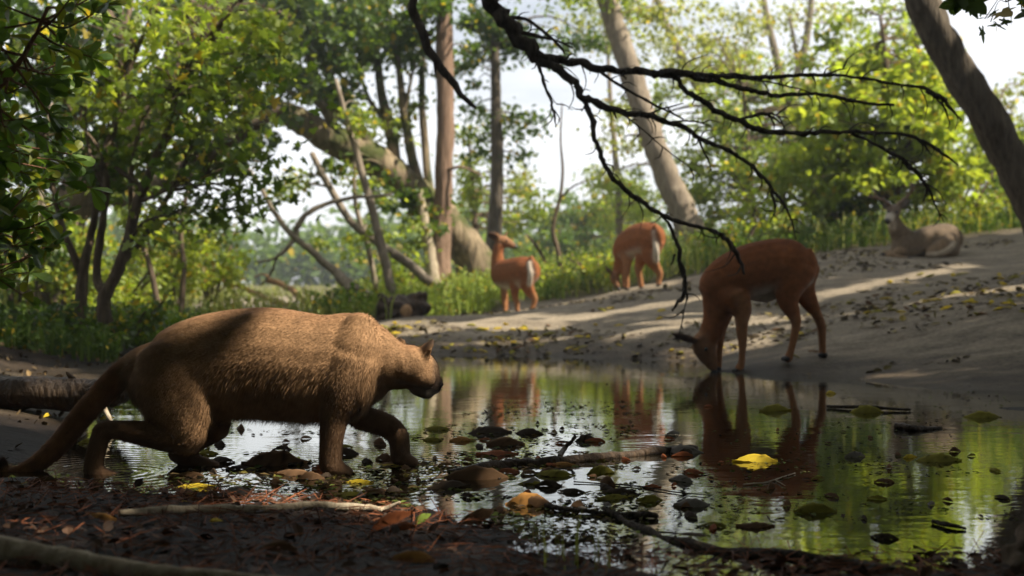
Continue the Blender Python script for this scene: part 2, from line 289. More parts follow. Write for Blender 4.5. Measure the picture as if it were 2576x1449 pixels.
# ---------------------------------------------------------------- trees
KITE = (np.array([(0,0,0),(.24,.38,.05),(0,1,-.08),(-.24,.38,.05)]), [np.array([[0,1,2],[0,2,3]])])
BROAD = (np.array([(0,0,0),(.27,.22,.05),(.32,.58,.03),(0,1,-.10),(-.32,.58,.03),(-.27,.22,.05)]), [np.array([[0,1,2,3],[0,3,4,5]])])
_a = np.array([-90,-60,-30,-8,20,40,62,76,90,104,118,140,160,188,210,240]) * np.pi / 180; _r = np.array([.10,.42,.50,.30,.62,.34,.50,.62,.78,.62,.50,.34,.62,.30,.50,.42])
MAPLE = (np.vstack([[[0, .40, .04]], np.c_[np.cos(_a) * _r, .40 + np.sin(_a) * _r, -.10 * _r ** 2]]), [np.array([[0, 1 + k, 1 + (k + 1) % 16] for k in range(16)])])
PADDLE = (np.array([(0,0,0),(.05,.12,.01),(.17,.45,.05),(.24,.75,.05),(.15,.95,.01),(0,1,-.02),(-.15,.95,.01),(-.24,.75,.05),(-.17,.45,.05),(-.05,.12,.01),(0,.45,0),(0,.75,0)]),
          [np.array([[0,1,2,10],[10,2,3,11],[11,3,4,5],[0,10,8,9],[10,11,7,8],[11,5,6,7]])])
PAL = dict(dark=((.030,.060,.014),(.055,.095,.02)), mid=((.05,.10,.018),(.10,.15,.03)), light=((.13,.20,.035),(.24,.29,.06)), lime=((.16,.23,.035),(.29,.34,.065)), pale=((.15,.19,.06),(.25,.27,.09)), yellow=((.30,.22,.03),(.36,.30,.05)), brown=((.16,.09,.03),(.24,.15,.05)))  # light and lime greens also brightened to stand in for sunlit leaves
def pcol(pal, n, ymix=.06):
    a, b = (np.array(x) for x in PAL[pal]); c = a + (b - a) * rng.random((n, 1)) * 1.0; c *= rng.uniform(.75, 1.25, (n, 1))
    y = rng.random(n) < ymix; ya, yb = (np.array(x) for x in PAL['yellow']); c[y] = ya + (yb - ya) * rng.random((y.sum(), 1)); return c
def leaves_mesh(name, tpl, pos, size, col, org, updown=.5, droop=.35, tip=None):
    n = len(pos); T = tip if tip is not None else rng.normal(0, 1, (n, 3)); T = T + np.array([0, 0, -droop]); T = norm(T)
    nr = rng.normal(0, 1, (n, 3)) + np.array([0, 0, 1.0]) * updown * 3; nr = nr - T * (nr * T).sum(1, keepdims=True); nr = norm(nr); X = np.cross(T, nr)
    tv = tpl[0]; k = len(tv); V = pos[:, None] + (X[:, None] * tv[None, :, 0:1] + T[:, None] * tv[None, :, 1:2] + nr[:, None] * tv[None, :, 2:3]) * size[:, None, None]
    b = np.arange(n)[:, None, None] * k
    F_ = [(b + f[None]).reshape(-1, f.shape[1]) for f in tpl[1]]
    return np_mesh(name, V.reshape(-1, 3) - np.array(list(org)), F_, np.repeat(col, k, 0), smooth=False)
LITPX = []     # sun-lit spots kept open in the canopy: (point, radius)
def spot(px, py, d, r): LITPX.append((np.array(list(P(px, py, d))), r, .03 + .14 * min(1, r / .25)))
spot(950,400,21.3,.6); spot(1010,450,21.6,.45); spot(860,345,21.1,.25); spot(1185,600,22.3,.3); spot(720,275,20.6,.25)
for q in [(100,390,3.7,.10),(150,270,3.7,.09),(120,480,3.7,.10),(180,420,3.7,.08),(40,330,3.7,.07),(85,130,3.7,.05),(190,570,3.7,.06),(50,600,3.7,.06),(230,440,3.7,.05),(60,290,3.7,.05),(120,740,3.7,.05),(220,100,3.7,.05),(30,200,3.7,.05),(150,180,3.7,.04),(20,480,3.7,.05)]: spot(*q)
spot(590,775,4.42,.09); spot(680,770,4.42,.06); spot(905,800,4.38,.19); spot(890,850,4.34,.05); spot(535,940,4.34,.025)
spot(1300,680,17.4,.7); spot(1255,630,17.9,.4); spot(1620,620,17,.7); spot(2350,575,16.8,.2)
spot(80,935,8.6,.35); spot(20,935,8.6,.35); spot(160,935,8.4,.25); spot(40,1075,5.6,.2)
spot(880,1278,3.62,.10); spot(640,1285,3.6,.07); spot(300,1425,2.35,.05); spot(1035,1400,2.6,.06); spot(1200,1290,3.5,.08); spot(1340,1262,3.7,.08); spot(495,1222,4.1,.07); spot(1900,1157,4.6,.08); spot(905,1215,4.1,.06); spot(1540,1145,4.75,.10); spot(150,1330,3.1,.1); spot(400,1320,3.2,.06); spot(1000,1310,3.4,.1)
for q in [(1300,830,13.5,.3),(1000,815,14,.3),(1820,870,11,.25),(1940,800,12.2,.2),(2250,955,8.7,.12),(2500,730,12,.25),(1700,800,13,.25)]: spot(*q)
def streak(x0, y0, x1, y1, r, n):
    for k in range(n):
        px, py = x0 + (x1 - x0) * k / (n - 1), y0 + (y1 - y0) * k / (n - 1); d = np.linspace(7, 20, 260); x = (px - W2) / F * d; hit = CAMZ - (py - H2) / F * d < ground(x, d) + .01; spot(px, py, d[hit.argmax()], r * .55)
streak(1440, 800, 1760, 748, .34, 6); streak(1560, 850, 1770, 800, .22, 5); streak(2090, 735, 2420, 668, .30, 6); streak(1890, 790, 2080, 745, .2, 4); streak(1020, 838, 1330, 792, .3, 5); streak(2120, 790, 2330, 752, .13, 4); streak(1100, 872, 1400, 850, .2, 4); streak(1880, 850, 1990, 820, .14, 3); streak(2150, 960, 2420, 935, .07, 4)
SUNV = np.array(list(SUN))
def drop_lit(p):
    keep = np.ones(len(p), bool)
    for c, r, mg in LITPX:
        w_ = p - c; t_ = w_ @ SUNV; d_ = np.linalg.norm(w_ - t_[:, None] * SUNV, axis=1); keep &= ~((d_ < r * rng.uniform(.8, 1.15, len(p)) + mg) & (t_ > .8))
    return p[keep]
def tree(name, label, stems, crown, bark, pal='mid', leaf=.11, tpl=BROAD, group=None, twigs=.5, ymix=.05, base=None, droop=.35, cat='tree', sub=4, knob=.06, lm='leaf', limbs=(), openlit=True, spread=.8, trunk_name='trunk'):
    """stems: list of (points, radii px); crown: (px,py,d, rx,ry px, depth m, clumps, leaves per clump[, palette])"""
    b0 = stems[0][0][0]; org = P(*b0) if base is None else Vector(base)
    root = empty(name, org, label, cat, group); mb = MB(); nodes = []
    for pts, rad in list(stems) + list(limbs):
        w_ = [P(*q) for q in pts]; r_ = [r * q[2] / F for r, q in zip(rad, pts)] if len(rad) == len(pts) else [r * pts[0][2] / F for r in rad]
        sd = 14 if max(r_) > .12 else (9 if max(r_) > .05 else 6)
        pp = mb.tube(w_, r_, sd, sub + 2 if sd > 9 else sub, knob if sd > 6 else knob * .6, .12 if sd < 14 else .04)
        rr = np.interp(np.linspace(0, 1, len(pp)), np.linspace(0, 1, len(r_)), r_); nodes.append(np.c_[pp, rr])
    nodes = np.concatenate(nodes); LP, LS, LC = [], [], []
    for cb in crown:
        px, py, d, rx, ry, dep, nc, nl = cb[:8]; pl = cb[8] if len(cb) > 8 else pal; lsz = cb[9] if len(cb) > 9 else leaf
        c0 = np.array(list(P(px, py, d))); ax = np.array([rx * d / F, dep, ry * d / F])
        u = norm(rng.normal(0, 1, (nc, 3))) * (rng.random((nc, 1)) ** .45); cc = c0 + u * ax
        cr = (ax.mean() * 2.0 / max(nc, 1) ** .45) * spread
        for q in cc:
            k = max(3, int(nl * rng.uniform(.4, 1.6))); s_ = cr * rng.uniform(.5, 1.1)
            lp = q + rng.normal(0, 1, (k, 3)) * np.array([s_, s_, s_ * .55]) * .55
            LP.append(lp); LS.append(np.full(k, lsz) * rng.uniform(.6, 1.25, k)); LC.append(pcol(pl, k, ymix) * rng.uniform(.8, 1.2))
            if rng.random() < twigs:
                dd = np.linalg.norm(nodes[:, :3] - q, axis=1) + np.where(nodes[:, 2] > q[2] + .1, 1.0, 0); a = nodes[dd.argmin()]
                mid = (a[:3] + q) / 2 + rng.normal(0, .12, 3) * np.linalg.norm(q - a[:3]) * .6 + np.array([0, 0, .08])
                r0 = min(a[3] * .6, .012 + .010 * np.linalg.norm(q - a[:3])); mb.tube([a[:3], mid, q], [r0, r0 * .6, .003], 5, 4, 0, .2, cap=False)
    link(trunk_name, mb.mesh(trunk_name, org), M[bark], root)
    if LP:
        LP = np.concatenate(LP); LS = np.concatenate(LS); LC = np.concatenate(LC)
        if openlit:
            n0 = len(LP); keep = np.ones(n0, bool)
            for c, r, mg in LITPX:
                w_ = LP - c; t_ = w_ @ SUNV; d_ = np.linalg.norm(w_ - t_[:, None] * SUNV, axis=1); keep &= ~((d_ < r + .05) & (t_ > .8))
            LP, LS, LC = LP[keep], LS[keep], LC[keep]
        link('crown', leaves_mesh('crown', tpl, LP, LS, LC, org, droop=droop), M[lm], root)
    return root
GT = 'trees behind the pond'
# big leaning tree with upright shoots
tree('leaning_tree', 'huge mossy tree leaning steeply over the far clearing, sprouting upright shoots', [
  ([(1215,715,22.6),(1165,610,22.3),(1085,525,22),(1010,455,21.8),(940,405,21.5),(860,365,21.2),(790,325,21),(720,285,20.8),(650,262,20.5),(560,225,20.2)], [56,45,41,42,42,39,35,31,27,22])],
  [(700,110,20,230,120,1.6,46,75,'mid'),(900,80,21,200,110,1.6,40,75,'mid'),(1040,170,21.5,80,120,1.2,14,55,'mid'),(830,230,21,90,60,1,10,45,'dark'),(620,330,20,70,110,1,14,60,'dark'),(1000,300,22,90,80,1,9,40,'light'),(920,60,22,170,80,1,20,60,'light'),(720,260,20,90,60,.4,10,34,'mid'),(1010,490,20.8,90,50,.4,9,34,'dark'),(1060,550,21,50,60,.4,7,30,'mid'),(850,400,20.3,50,60,.4,5,30,'mid'),(700,30,20,260,60,1.5,30,75,'dark')],
  'bark_mossy', leaf=.13, twigs=.35, group=GT, limbs=[
  ([(1060,500,21.9),(1035,400,21.7),(1018,300,21.6),(1005,180,21.6),(985,60,21.6)],[15,13,11,9,6]), ([(1085,515,22),(1072,400,22),(1064,280,22),(1062,150,22),(1070,20,22)],[12,10,9,7,5]),
  ([(1000,450,21.8),(985,340,21.7),(962,240,21.6),(948,150,21.6),(950,40,21.6)],[16,14,12,9,6]), ([(940,405,21.5),(905,330,21.3),(860,285,21.2),(800,215,21),(770,120,21)],[24,21,19,15,10]),
  ([(900,390,21.2),(850,330,21),(810,270,20.9),(720,190,20.7),(640,160,20.6)],[17,15,13,11,7]), ([(860,285,21.2),(835,200,21.2),(810,130,21.3),(800,30,21.3)],[12,10,8,5]), ([(1010,300,21.6),(1030,220,21.5),(1045,140,21.4)],[7,5,3]), ([(985,330,21.7),(930,250,21.6),(900,170,21.5)],[8,6,4]),
  ([(700,285,20.7),(655,300,20.2),(610,360,20)],[14,9,5])])
tree('tree', 'tall reddish brown straight trunk standing behind the root stump', [([(1102,745,21.5),(1107,640,21.5),(1116,480,21.5),(1120,300,21.5),(1118,120,21.5),(1116,-120,21.5)],[36,26,23,22,22,20])],
  [(1120,30,21,110,70,1,16,60,'mid'),(1165,70,21,60,90,.8,8,50,'light'),(1110,-90,21.5,300,90,2,30,70,'mid')], 'bark_red', leaf=.12, group=GT, twigs=.5, limbs=[([(1120,430,21.4),(1160,420,21.3),(1210,440,21.2)],[5,4,2])])
tree('tree', 'dark slim straight trunk rising behind the raised deer head', [([(1238,715,24),(1242,600,24),(1249,480,24),(1250,330,24),(1246,180,24),(1244,50,24)],[26,20,17,15,12,7])],
  [(1240,75,24,75,60,.9,16,70,'dark'),(1190,160,24,60,60,.8,10,45,'mid'),(1310,110,24,60,50,.9,9,50,'dark'),(1300,330,24.5,60,120,1,12,45,'mid'),(1200,300,24.5,50,90,1,9,45,'mid'),(1440,120,25,70,40,1,9,50,'dark')], 'bark_dark', leaf=.12, group=GT, twigs=.6)
tree('tree', 'pale smooth trunk leaning left above the grazing deer', [([(1752,640,23),(1735,580,23),(1705,505,23),(1670,420,23),(1640,340,23),(1610,255,23),(1582,165,23),(1552,75,23),(1520,-15,23),(1480,-130,23)],[48,38,33,31,30,29,28,26,24,20])],
  [(1500,-60,23,200,110,1.5,22,60,'light'),(1650,60,24,90,110,1,14,45,'pale'),(1560,330,24.5,60,180,.8,14,40,'pale')], 'bark_grey', leaf=.11, group=GT, twigs=.5)
# big leaning trunk on the right; its unseen crown is shaped to shade the pond
T5 = [(2735,830,12.4),(2660,650,12.4),(2585,485,12.4),(2505,335,12.4),(2420,190,12.4),(2345,60,12.4),(2290,-60,12.4),(2230,-220,12.2),(2150,-420,12),(2080,-620,11.8)]
tree('leaning_tree', 'dark thick trunk leaning inward beside the lying stag', [(T5, [56,48,45,44,43,42,40,37,32,26])], [], 'bark_dark', group=GT, limbs=[([(2290,-60,12.4),(2350,-200,11.8),(2450,-330,11)],[22,16,10])])
# rough big trunk far left behind the stems
tree('tree', 'broad brown trunk slanting up through the dense leaves behind the twin stemmed saplings', [([(70,800,16.5),(120,640,16.3),(190,500,16.1),(290,380,16),(400,230,16),(505,90,16),(590,-30,16),(680,-170,16)],[58,54,50,48,46,42,38,30])],
  [(330,30,16.8,320,110,1.2,40,34,'mid'),(70,230,16,140,260,1.5,50,36,'dark'),(400,330,16.8,200,160,1.2,28,26,'light'),(200,420,17.5,230,140,1.2,30,28,'light'),(560,120,17.5,160,140,1.2,30,30,'light')], 'bark_brown', leaf=.13, group=GT, limbs=[([(290,500,16),(375,475,15.7),(480,415,15.4),(590,345,15.2),(705,275,15)],[24,26,22,16,10]),([(340,310,16),(300,200,15.8),(310,80,15.6)],[20,15,10])])
# multi stemmed maples, left
tree('sapling', 'twin stemmed dark maple forking low above the shrubs, its stems leaning towards the clearing', [
  ([(268,815,10.4),(262,750,10.4),(290,690,10.4),(318,620,10.4),(344,511,10.4),(361,472,10.4),(420,333,10.4),(489,183,10.4),(555,60,10.3),(640,-40,10.2)],[19,17,15,14,13,12,11,10,8,6])],
  [(560,330,10.2,160,170,1,34,10,'mid'),(480,210,10.2,190,170,1,24,10,'light'),(630,190,10.4,130,150,.8,20,10,'mid'),(540,480,10.3,140,120,.8,18,8,'mid'),(420,560,10.4,120,60,.6,10,8,'light'),(420,50,10.3,220,90,.8,22,14,'light'),(350,290,10.5,120,110,.6,22,18,'light'),(480,150,10.1,150,110,.5,16,14,'light'),(560,290,9.9,90,100,.4,12,14,'light'),(640,60,10.5,90,90,.6,16,18,'light'),(610,430,10.5,80,90,.5,12,9,'mid'),(590,520,10.5,60,50,.4,8,12,'mid')],
  'bark_brown', leaf=.088, tpl=MAPLE, group='saplings at the edge of the pond', twigs=.9, spread=1.35, limbs=[([(300,670,10.4),(360,600,10.5),(430,480,10.6),(500,330,10.6),(570,180,10.6),(660,40,10.6)],[8,8,7,6,5,3]),([(330,560,10.4),(330,440,10.5),(350,330,10.6),(400,220,10.6),(430,90,10.6)],[6,6,5,4,3]),([(267,480,10.5),(230,400,10.6),(215,290,10.7),(235,150,10.7)],[6,5,4,3]),([(262,750,10.4),(243,690,10.5),(252,590,10.5),(268,480,10.5),(262,390,10.6),(300,290,10.6),(330,160,10.6),(400,10,10.6)],[13,12,11,10,9,8,7,5]), ([(420,333,10.4),(440,240,10.2),(500,120,10.1),(600,10,10)],[8,7,5,3]), ([(344,511,10.4),(420,480,10.3),(520,440,10.2)],[6,4,2]), ([(318,620,10.4),(360,560,10.2),(430,540,10.1)],[5,4,2]),([(361,472,10.4),(290,420,10.5),(215,330,10.5),(160,250,10.6)],[7,6,4,3])])
tree('sapling', 'slender dark maple splitting into thin stems beside the twin stemmed one', [
  ([(202,830,10.8),(206,700,10.8),(226,610,10.8),(242,520,10.8),(262,420,10.8),(290,310,10.8),(310,190,10.7),(350,40,10.7)],[17,14,11,10,9,8,6,4])],
  [(250,180,10.8,160,140,.7,24,14,'light'),(150,90,10.8,160,110,.7,24,18,'dark'),(300,400,10.9,110,110,.6,18,16,'mid'),(100,380,11,130,120,.6,16,16,'dark')], 'bark_brown', leaf=.10, tpl=MAPLE, group='saplings at the edge of the pond', twigs=.8,
  limbs=[([(206,690,10.8),(172,610,10.8),(150,540,10.9),(120,420,10.9),(90,260,10.9)],[11,9,8,6,4])])
# slender stems of the middle ground
def slim(label, pts, rad, crown=(), bark='bark_grey', pal='light', limbs=(), leaf=.11, name='tree', group='slender trees of the clearing'): return tree(name, label, [(pts, rad)], list(crown), bark, pal, leaf, group=group, limbs=limbs, twigs=.6)
slim('thin grey stem leaning left in front of the mossy giant', [(988,742,19),(965,640,19),(935,520,19),(905,410,19),(880,330,19),(845,200,19)],[13,12,11,9,8,5], [(900,300,19,60,70,.6,8,35),(960,560,19.5,40,80,.5,5,30)])
slim('crooked thin stem slanting down to the foot of the reddish trunk', [(1085,712,19.5),(1020,660,19.5),(950,610,19.5),(880,555,19.5),(830,470,19.5),(785,385,19.5)],[13,12,11,10,9,7], [(740,440,20,60,60,.5,6,30),(850,620,20.5,70,40,.6,6,30)])
slim('pale double stem standing hard against the reddish trunk', [(1090,720,20.8),(1082,640,20.8),(1068,560,20.8),(1055,480,20.8)],[18,15,13,9], [(1040,600,20.6,50,60,.5,6,34)], 'pale_wood')
slim('thin twisted sapling between the two red deer', [(1412,690,20.5),(1400,620,20.5),(1392,570,20.5),(1408,500,20.5),(1416,430,20.5),(1410,350,20.5),(1414,260,20.5)],[7,7,6,5,4,3,2], [], 'bark_brown', limbs=[([(1375,665,20.6),(1350,620,20.6),(1325,590,20.6)],[5,5,3]),([(1408,500,20.5),(1440,470,20.3),(1475,455,20.2)],[3,2.5,1.5])])
slim('slender pale trunk crossing behind the dead bough', [(1870,470,27),(1830,365,27),(1790,280,27),(1750,210,27),(1700,110,27),(1662,30,27),(1645,-60,27)],[14,13,12,11,10,9,8], [(1740,120,27,120,120,1.2,20,42,'pale'),(1850,240,28,120,150,1.2,20,45,'light'),(1680,330,28,80,130,1,14,45,'light')])
slim('forked grey tree high behind the yellow leaved thicket', [(2000,420,28),(1985,300,28),(1972,230,28),(1945,110,28),(1925,20,28),(1915,-60,28)],[15,13,12,9,8,6], [(1930,60,28,110,90,1,14,36,'pale'),(2060,70,28.5,120,90,1,14,36,'pale')], limbs=[([(1985,300,28),(2005,190,28),(2030,90,28),(2045,-30,28)],[11,10,9,7]),([(2005,200,28),(2000,120,28),(1985,40,28)],[6,5,4])])
slim('dark thin trunk rising behind the thicket above the stag', [(2330,420,26),(2318,250,26),(2305,120,26),(2290,-30,26)],[12,10,9,7], [(2240,80,26,120,110,1.2,26,50,'light'),(2330,200,26.5,70,120,1,14,50,'light')], 'bark_brown')
slim('yellow leaved tree standing above the stag and its antlers', [(2262,540,21),(2255,400,21),(2240,280,21),(2230,160,21),(2215,40,21)],[9,8,7,6,4], [(2200,330,21,210,190,1.4,130,30,'lime',.17),(2090,450,21.5,160,100,1.2,60,30,'lime',.16),(2340,390,21.5,120,160,1.2,60,30,'lime',.17),(2170,150,22,160,130,1.2,54,28,'light',.14),(2330,200,22,90,130,1.2,30,28,'light',.14)], 'bark_brown', limbs=[([(2240,280,21),(2170,240,21),(2110,170,21)],[5,4,2]),([(2255,400,21),(2310,330,21),(2350,270,21)],[5,4,2])])
slim('green leafy tree between the pale trunk and the yellow leaved one', [(1900,600,24),(1890,480,24),(1880,350,24),(1870,220,24)],[10,9,7,4], [(1880,420,24,160,140,1.3,60,38,'light'),(1880,260,24.5,170,130,1.3,52,36,'light'),(2010,330,25,110,180,1.2,44,38,'mid'),(1770,480,25,110,110,1.2,36,36,'light'),(1800,130,26,150,110,1.3,40,32,'pale')], 'bark_brown')
slim('bushy tree beyond the dark leaning trunk at the edge of view', [(2520,560,24),(2510,420,24),(2500,300,24)],[9,8,5], [(2480,430,24,110,130,1.3,48,50,'light'),(2560,420,25,90,120,1.2,30,46,'mid'),(2560,260,26,60,60,1,12,36,'pale')], 'bark_brown')
slim('small light green tree filling the gap between the dark slim trunk and the clearing sky', [(1205,700,26),(1198,600,26),(1190,480,26),(1180,350,26)],[9,8,6,3], [(1180,540,26,70,100,1,24,44,'light'),(1310,540,27,60,100,1,20,44,'light'),(1170,400,26,50,80,1,10,40,'light'),(1300,450,27,50,60,1,8,36,'pale')], 'bark_brown')
slim('hazy green tree far behind the grazing deer', [(1470,680,38),(1470,600,38),(1475,540,38)],[9,8,5], [(1470,560,38,120,70,2,40,60,'mid'),(1400,620,37,100,50,2,30,60,'mid'),(1560,520,36,50,110,1.5,26,50,'light')], 'bark_brown', leaf=.16)
slim('light feathery tree rising behind the pale leaning trunk', [(1560,640,29),(1555,480,29),(1540,300,29),(1530,140,29)],[10,9,7,4], [(1500,50,29,110,90,1.3,18,46,'pale'),(1540,470,29,70,120,1.2,26,46,'light'),(1620,520,28,60,90,1,18,46,'light')])
slim('thin dark stem rising between the forked maple and the mossy giant', [(455,800,15),(462,690,15),(455,580,15),(480,450,15),(520,300,15),(540,150,15),(590,10,15)],[8,7,6,6,5,4,3],[(470,560,15,70,80,.5,7,18,'mid'),(530,330,15,90,120,.6,10,18,'light')],'bark_brown')
slim('crooked thin stem leaning the other way behind the forked maple', [(400,790,14),(380,680,14),(345,580,14),(330,460,14),(290,330,14),(270,200,14),(215,60,14)],[8,7,6,6,5,4,3],[(330,500,14,80,90,.5,7,18,'light')],'bark_brown')
slim('thin grey stem standing among the yellow green shrubs at the far left', [(100,800,14.5),(92,690,14.5),(110,560,14.5),(95,420,14.5),(130,260,14.5)],[8,7,6,5,4],[(110,560,14.5,70,90,.5,6,18,'light')],'bark_grey')
slim('slim pale stem beside the crooked one in front of the hazy clearing', [(945,735,20),(930,640,20),(900,540,20),(890,440,20),(905,300,20)],[8,7,6,5,3],[(910,480,20,50,80,.5,6,22,'light')],'bark_grey')
# leaves that overhang close to the lens, top right corner
tree('maple_branch', 'dark maple sprig hanging in at the upper corner against the white sky', [([(2700,-110,6),(2620,-50,6),(2560,-10,6),(2530,5,6)],[5,4,3,2])], [(2560,15,6,36,22,.15,4,5,'dark',.10),(2420,-5,6.1,30,18,.15,4,4,'dark',.10),(2490,50,6.2,16,16,.1,2,3,'dark',.07)], 'dead_wood', tpl=MAPLE, cat='branch', limbs=[([(2620,-50,6),(2500,-40,6.1),(2410,-15,6.1)],[3,2.5,1.5])], twigs=1, openlit=False, trunk_name='stem')
# ---- fallen / dead wood that stands or hangs
def wood(name, label, paths, mt, cat='branch', group=None, sub=5, knob=.10, wig=.25, sides=8):
    org = P(*paths[0][0][0]); mb = MB()
    for pts, rad in paths: mb.tube([P(*q) for q in pts], [r * q[2] / F for r, q in zip(rad, pts)], sides, sub, knob, wig)
    return tag(link(name, mb.mesh(name, org), M[mt], None, org), label, cat, group)
wood('leaning_branch', 'bare pale grey branch propped diagonally, its foot in the weeds by the stump', [
  ([(935,755,17.5),(890,722,17.6),(840,680,17.8),(785,632,18),(742,598,18.1),(700,545,18.2),(660,480,18.3),(615,410,18.4)],[13,12,11,9,8,7,6,4]),
  ([(742,598,18.1),(752,565,18.1),(785,530,18.2),(830,510,18.4),(890,498,18.6),(985,490,19)],[8,8,7,6,5,4]),
  ([(742,598,18.1),(720,625,18),(690,650,17.9),(640,660,17.8)],[7,6,4,2]), ([(700,640,18),(680,690,18),(655,720,18)],[4,3,2]), ([(850,688,17.7),(880,740,17.4),(890,765,17.2)],[12,9,8])], 'dry_wood')
D8 = 8.2
dead = [([(1195,-60),(1232,0),(1262,42),(1290,78),(1338,130),(1352,148)],[30,28,26,24,22,20]),
 ([(1345,135),(1420,150),(1490,165),(1560,176),(1640,182),(1710,183),(1790,190),(1860,197),(1930,192),(2010,189),(2110,190),(2200,203),(2275,214),(2330,228),(2375,255),(2420,302)],[15,14,13,13,12,12,10,9,7,6,5,5,4.5,6,7,2]),
 ([(1700,182),(1760,198),(1830,212),(1900,230),(1960,240),(2050,237),(2110,247),(2170,258),(2250,264)],[9,9,9,8,7,6,6,5,5]),
 ([(1345,140),(1400,182),(1450,225),(1480,250),(1540,275),(1610,294),(1690,306),(1750,340),(1810,368),(1860,398),(1910,436),(1945,478),(1975,520),(1995,565),(2003,602)],[16,14,13,12,11,10,9,8,7,6,6,5,4,3,2]),
 ([(1640,182),(1690,195),(1740,238),(1800,276),(1860,305),(1910,328),(2000,333),(2100,333),(2180,335),(2260,338),(2310,350),(2360,378),(2412,416)],[8,9,10,10,9,9,8,7,6,5,6,6,2]),
 ([(2140,336),(2200,362),(2260,395),(2295,425),(2325,455),(2350,510),(2375,560)],[5,5,6,8,5,3,1.5]), ([(2325,455),(2330,480),(2322,508)],[6,4,2]), ([(2270,400),(2282,425)],[5,2]),
 ([(1468,248),(1485,290),(1500,350),(1520,410),(1550,455),(1600,500),(1650,530),(1700,556),(1770,574),(1810,590),(1840,620),(1862,655),(1872,690)],[9,9,8,8,8,8,7,7,6,8,8,7,4]),
 ([(1665,540),(1690,580),(1705,620),(1718,670),(1722,720),(1712,755),(1690,782)],[4,5,7,9,9,7,4]), ([(1718,670),(1728,740),(1718,800),(1708,842)],[3,3,2,1.5]), ([(1700,640),(1688,665)],[4,2]), ([(1810,590),(1800,610)],[4,1.5]),
 ([(1340,140),(1358,180),(1378,230),(1392,275),(1398,320)],[7,6,5,4,2]), ([(1392,275),(1408,300)],[3,1.5]), ([(1378,230),(1400,262)],[3,1]),
 ([(1500,170),(1560,215),(1640,260),(1720,300)],[6,5,4,3]), ([(1800,276),(1850,300),(1920,285),(1970,312)],[3,4,6,2]), ([(1920,285),(1955,290),(1975,325)],[5,3,1.5]), ([(1560,280),(1620,330),(1700,395),(1760,440)],[3,2.5,2,1]), ([(1610,294),(1660,275),(1720,260)],[4,3,1.5]),
 ([(1690,306),(1740,305),(1790,318)],[4,3,1.5]), ([(2330,228),(2370,262),(2390,310)],[5,4,1.5]), ([(2310,350),(2345,390)],[5,1.5]), ([(1860,197),(1930,206),(2000,222),(2060,238)],[4,3,2.5,1.5]), ([(2060,190),(2105,178),(2130,172)],[3,3,1]), ([(1290,78),(1380,95),(1440,120)],[8,5,3]), ([(1262,42),(1330,50),(1400,110),(1420,135)],[7,6,5,3]), ([(1395,180),(1420,170)],[4,2]), ([(1480,250),(1462,280)],[4,1.5]), ([(1540,275),(1552,300)],[5,2]), ([(1940,478),(1950,520),(1938,560)],[5,4,1.5]),
 ([(1752,240),(1740,265)],[4,1.5]), ([(1520,410),(1545,418)],[3,1]), ([(1560,176),(1575,200)],[4,1.5]), ([(1420,150),(1440,132)],[4,1.5]), ([(1750,340),(1780,400),(1790,430)],[4,3,1])]
_r = random.Random(3)
for pts, rad in list(dead):
    for k in range(len(pts) - 1):
        (xa, ya), (xb, yb) = pts[k], pts[k + 1]; ln_ = math.hypot(xb - xa, yb - ya)
        for _ in range(int(ln_ / 38 + _r.random())):
            if xa < 1250: continue
            t_ = _r.random(); bx, by = xa + (xb - xa) * t_, ya + (yb - ya) * t_; a_ = math.atan2(yb - ya, xb - xa) + _r.choice([-1, 1]) * _r.uniform(.5, 1.3); l_ = _r.uniform(10, 46) * (1 if _r.random() < .75 else 2)
            mx_, my_ = bx + math.cos(a_) * l_ * .5, by + math.sin(a_) * l_ * .5; dead.append(([(bx, by), (mx_, my_ + _r.uniform(-4, 4)), (bx + math.cos(a_ + .3) * l_, by + math.sin(a_ + .3) * l_)], [2.6, 1.8, .9]))
def dz(k, q): return D8 + (0, .05, .25, -.1, .15, .1, .1, .1, -.15)[k] * min(1, (q[0] - 1195) / 500) if k < 9 else D8
wood('dead_bough', 'black leafless dead bough hanging down across the view over the drinking deer', [([(q[0], q[1], D8) for q in pts], [.76 * a for a in rad]) for pts, rad in dead], 'dead_wood', sub=6, knob=.2, wig=.42)
wood('dead_branch', 'dark leafless curved branch hanging in front of the reddish trunk', [([(1030,-50,9),(1040,15,9),(1058,75,9),(1090,140,9),(1125,195,9),(1160,240,9),(1195,270,9)],[13,12,12,11,10,8,5]), ([(1092,142,9),(1096,190,9.1)],[6,2]), ([(1058,75,9),(1085,90,9)],[4,2])], 'dead_wood')
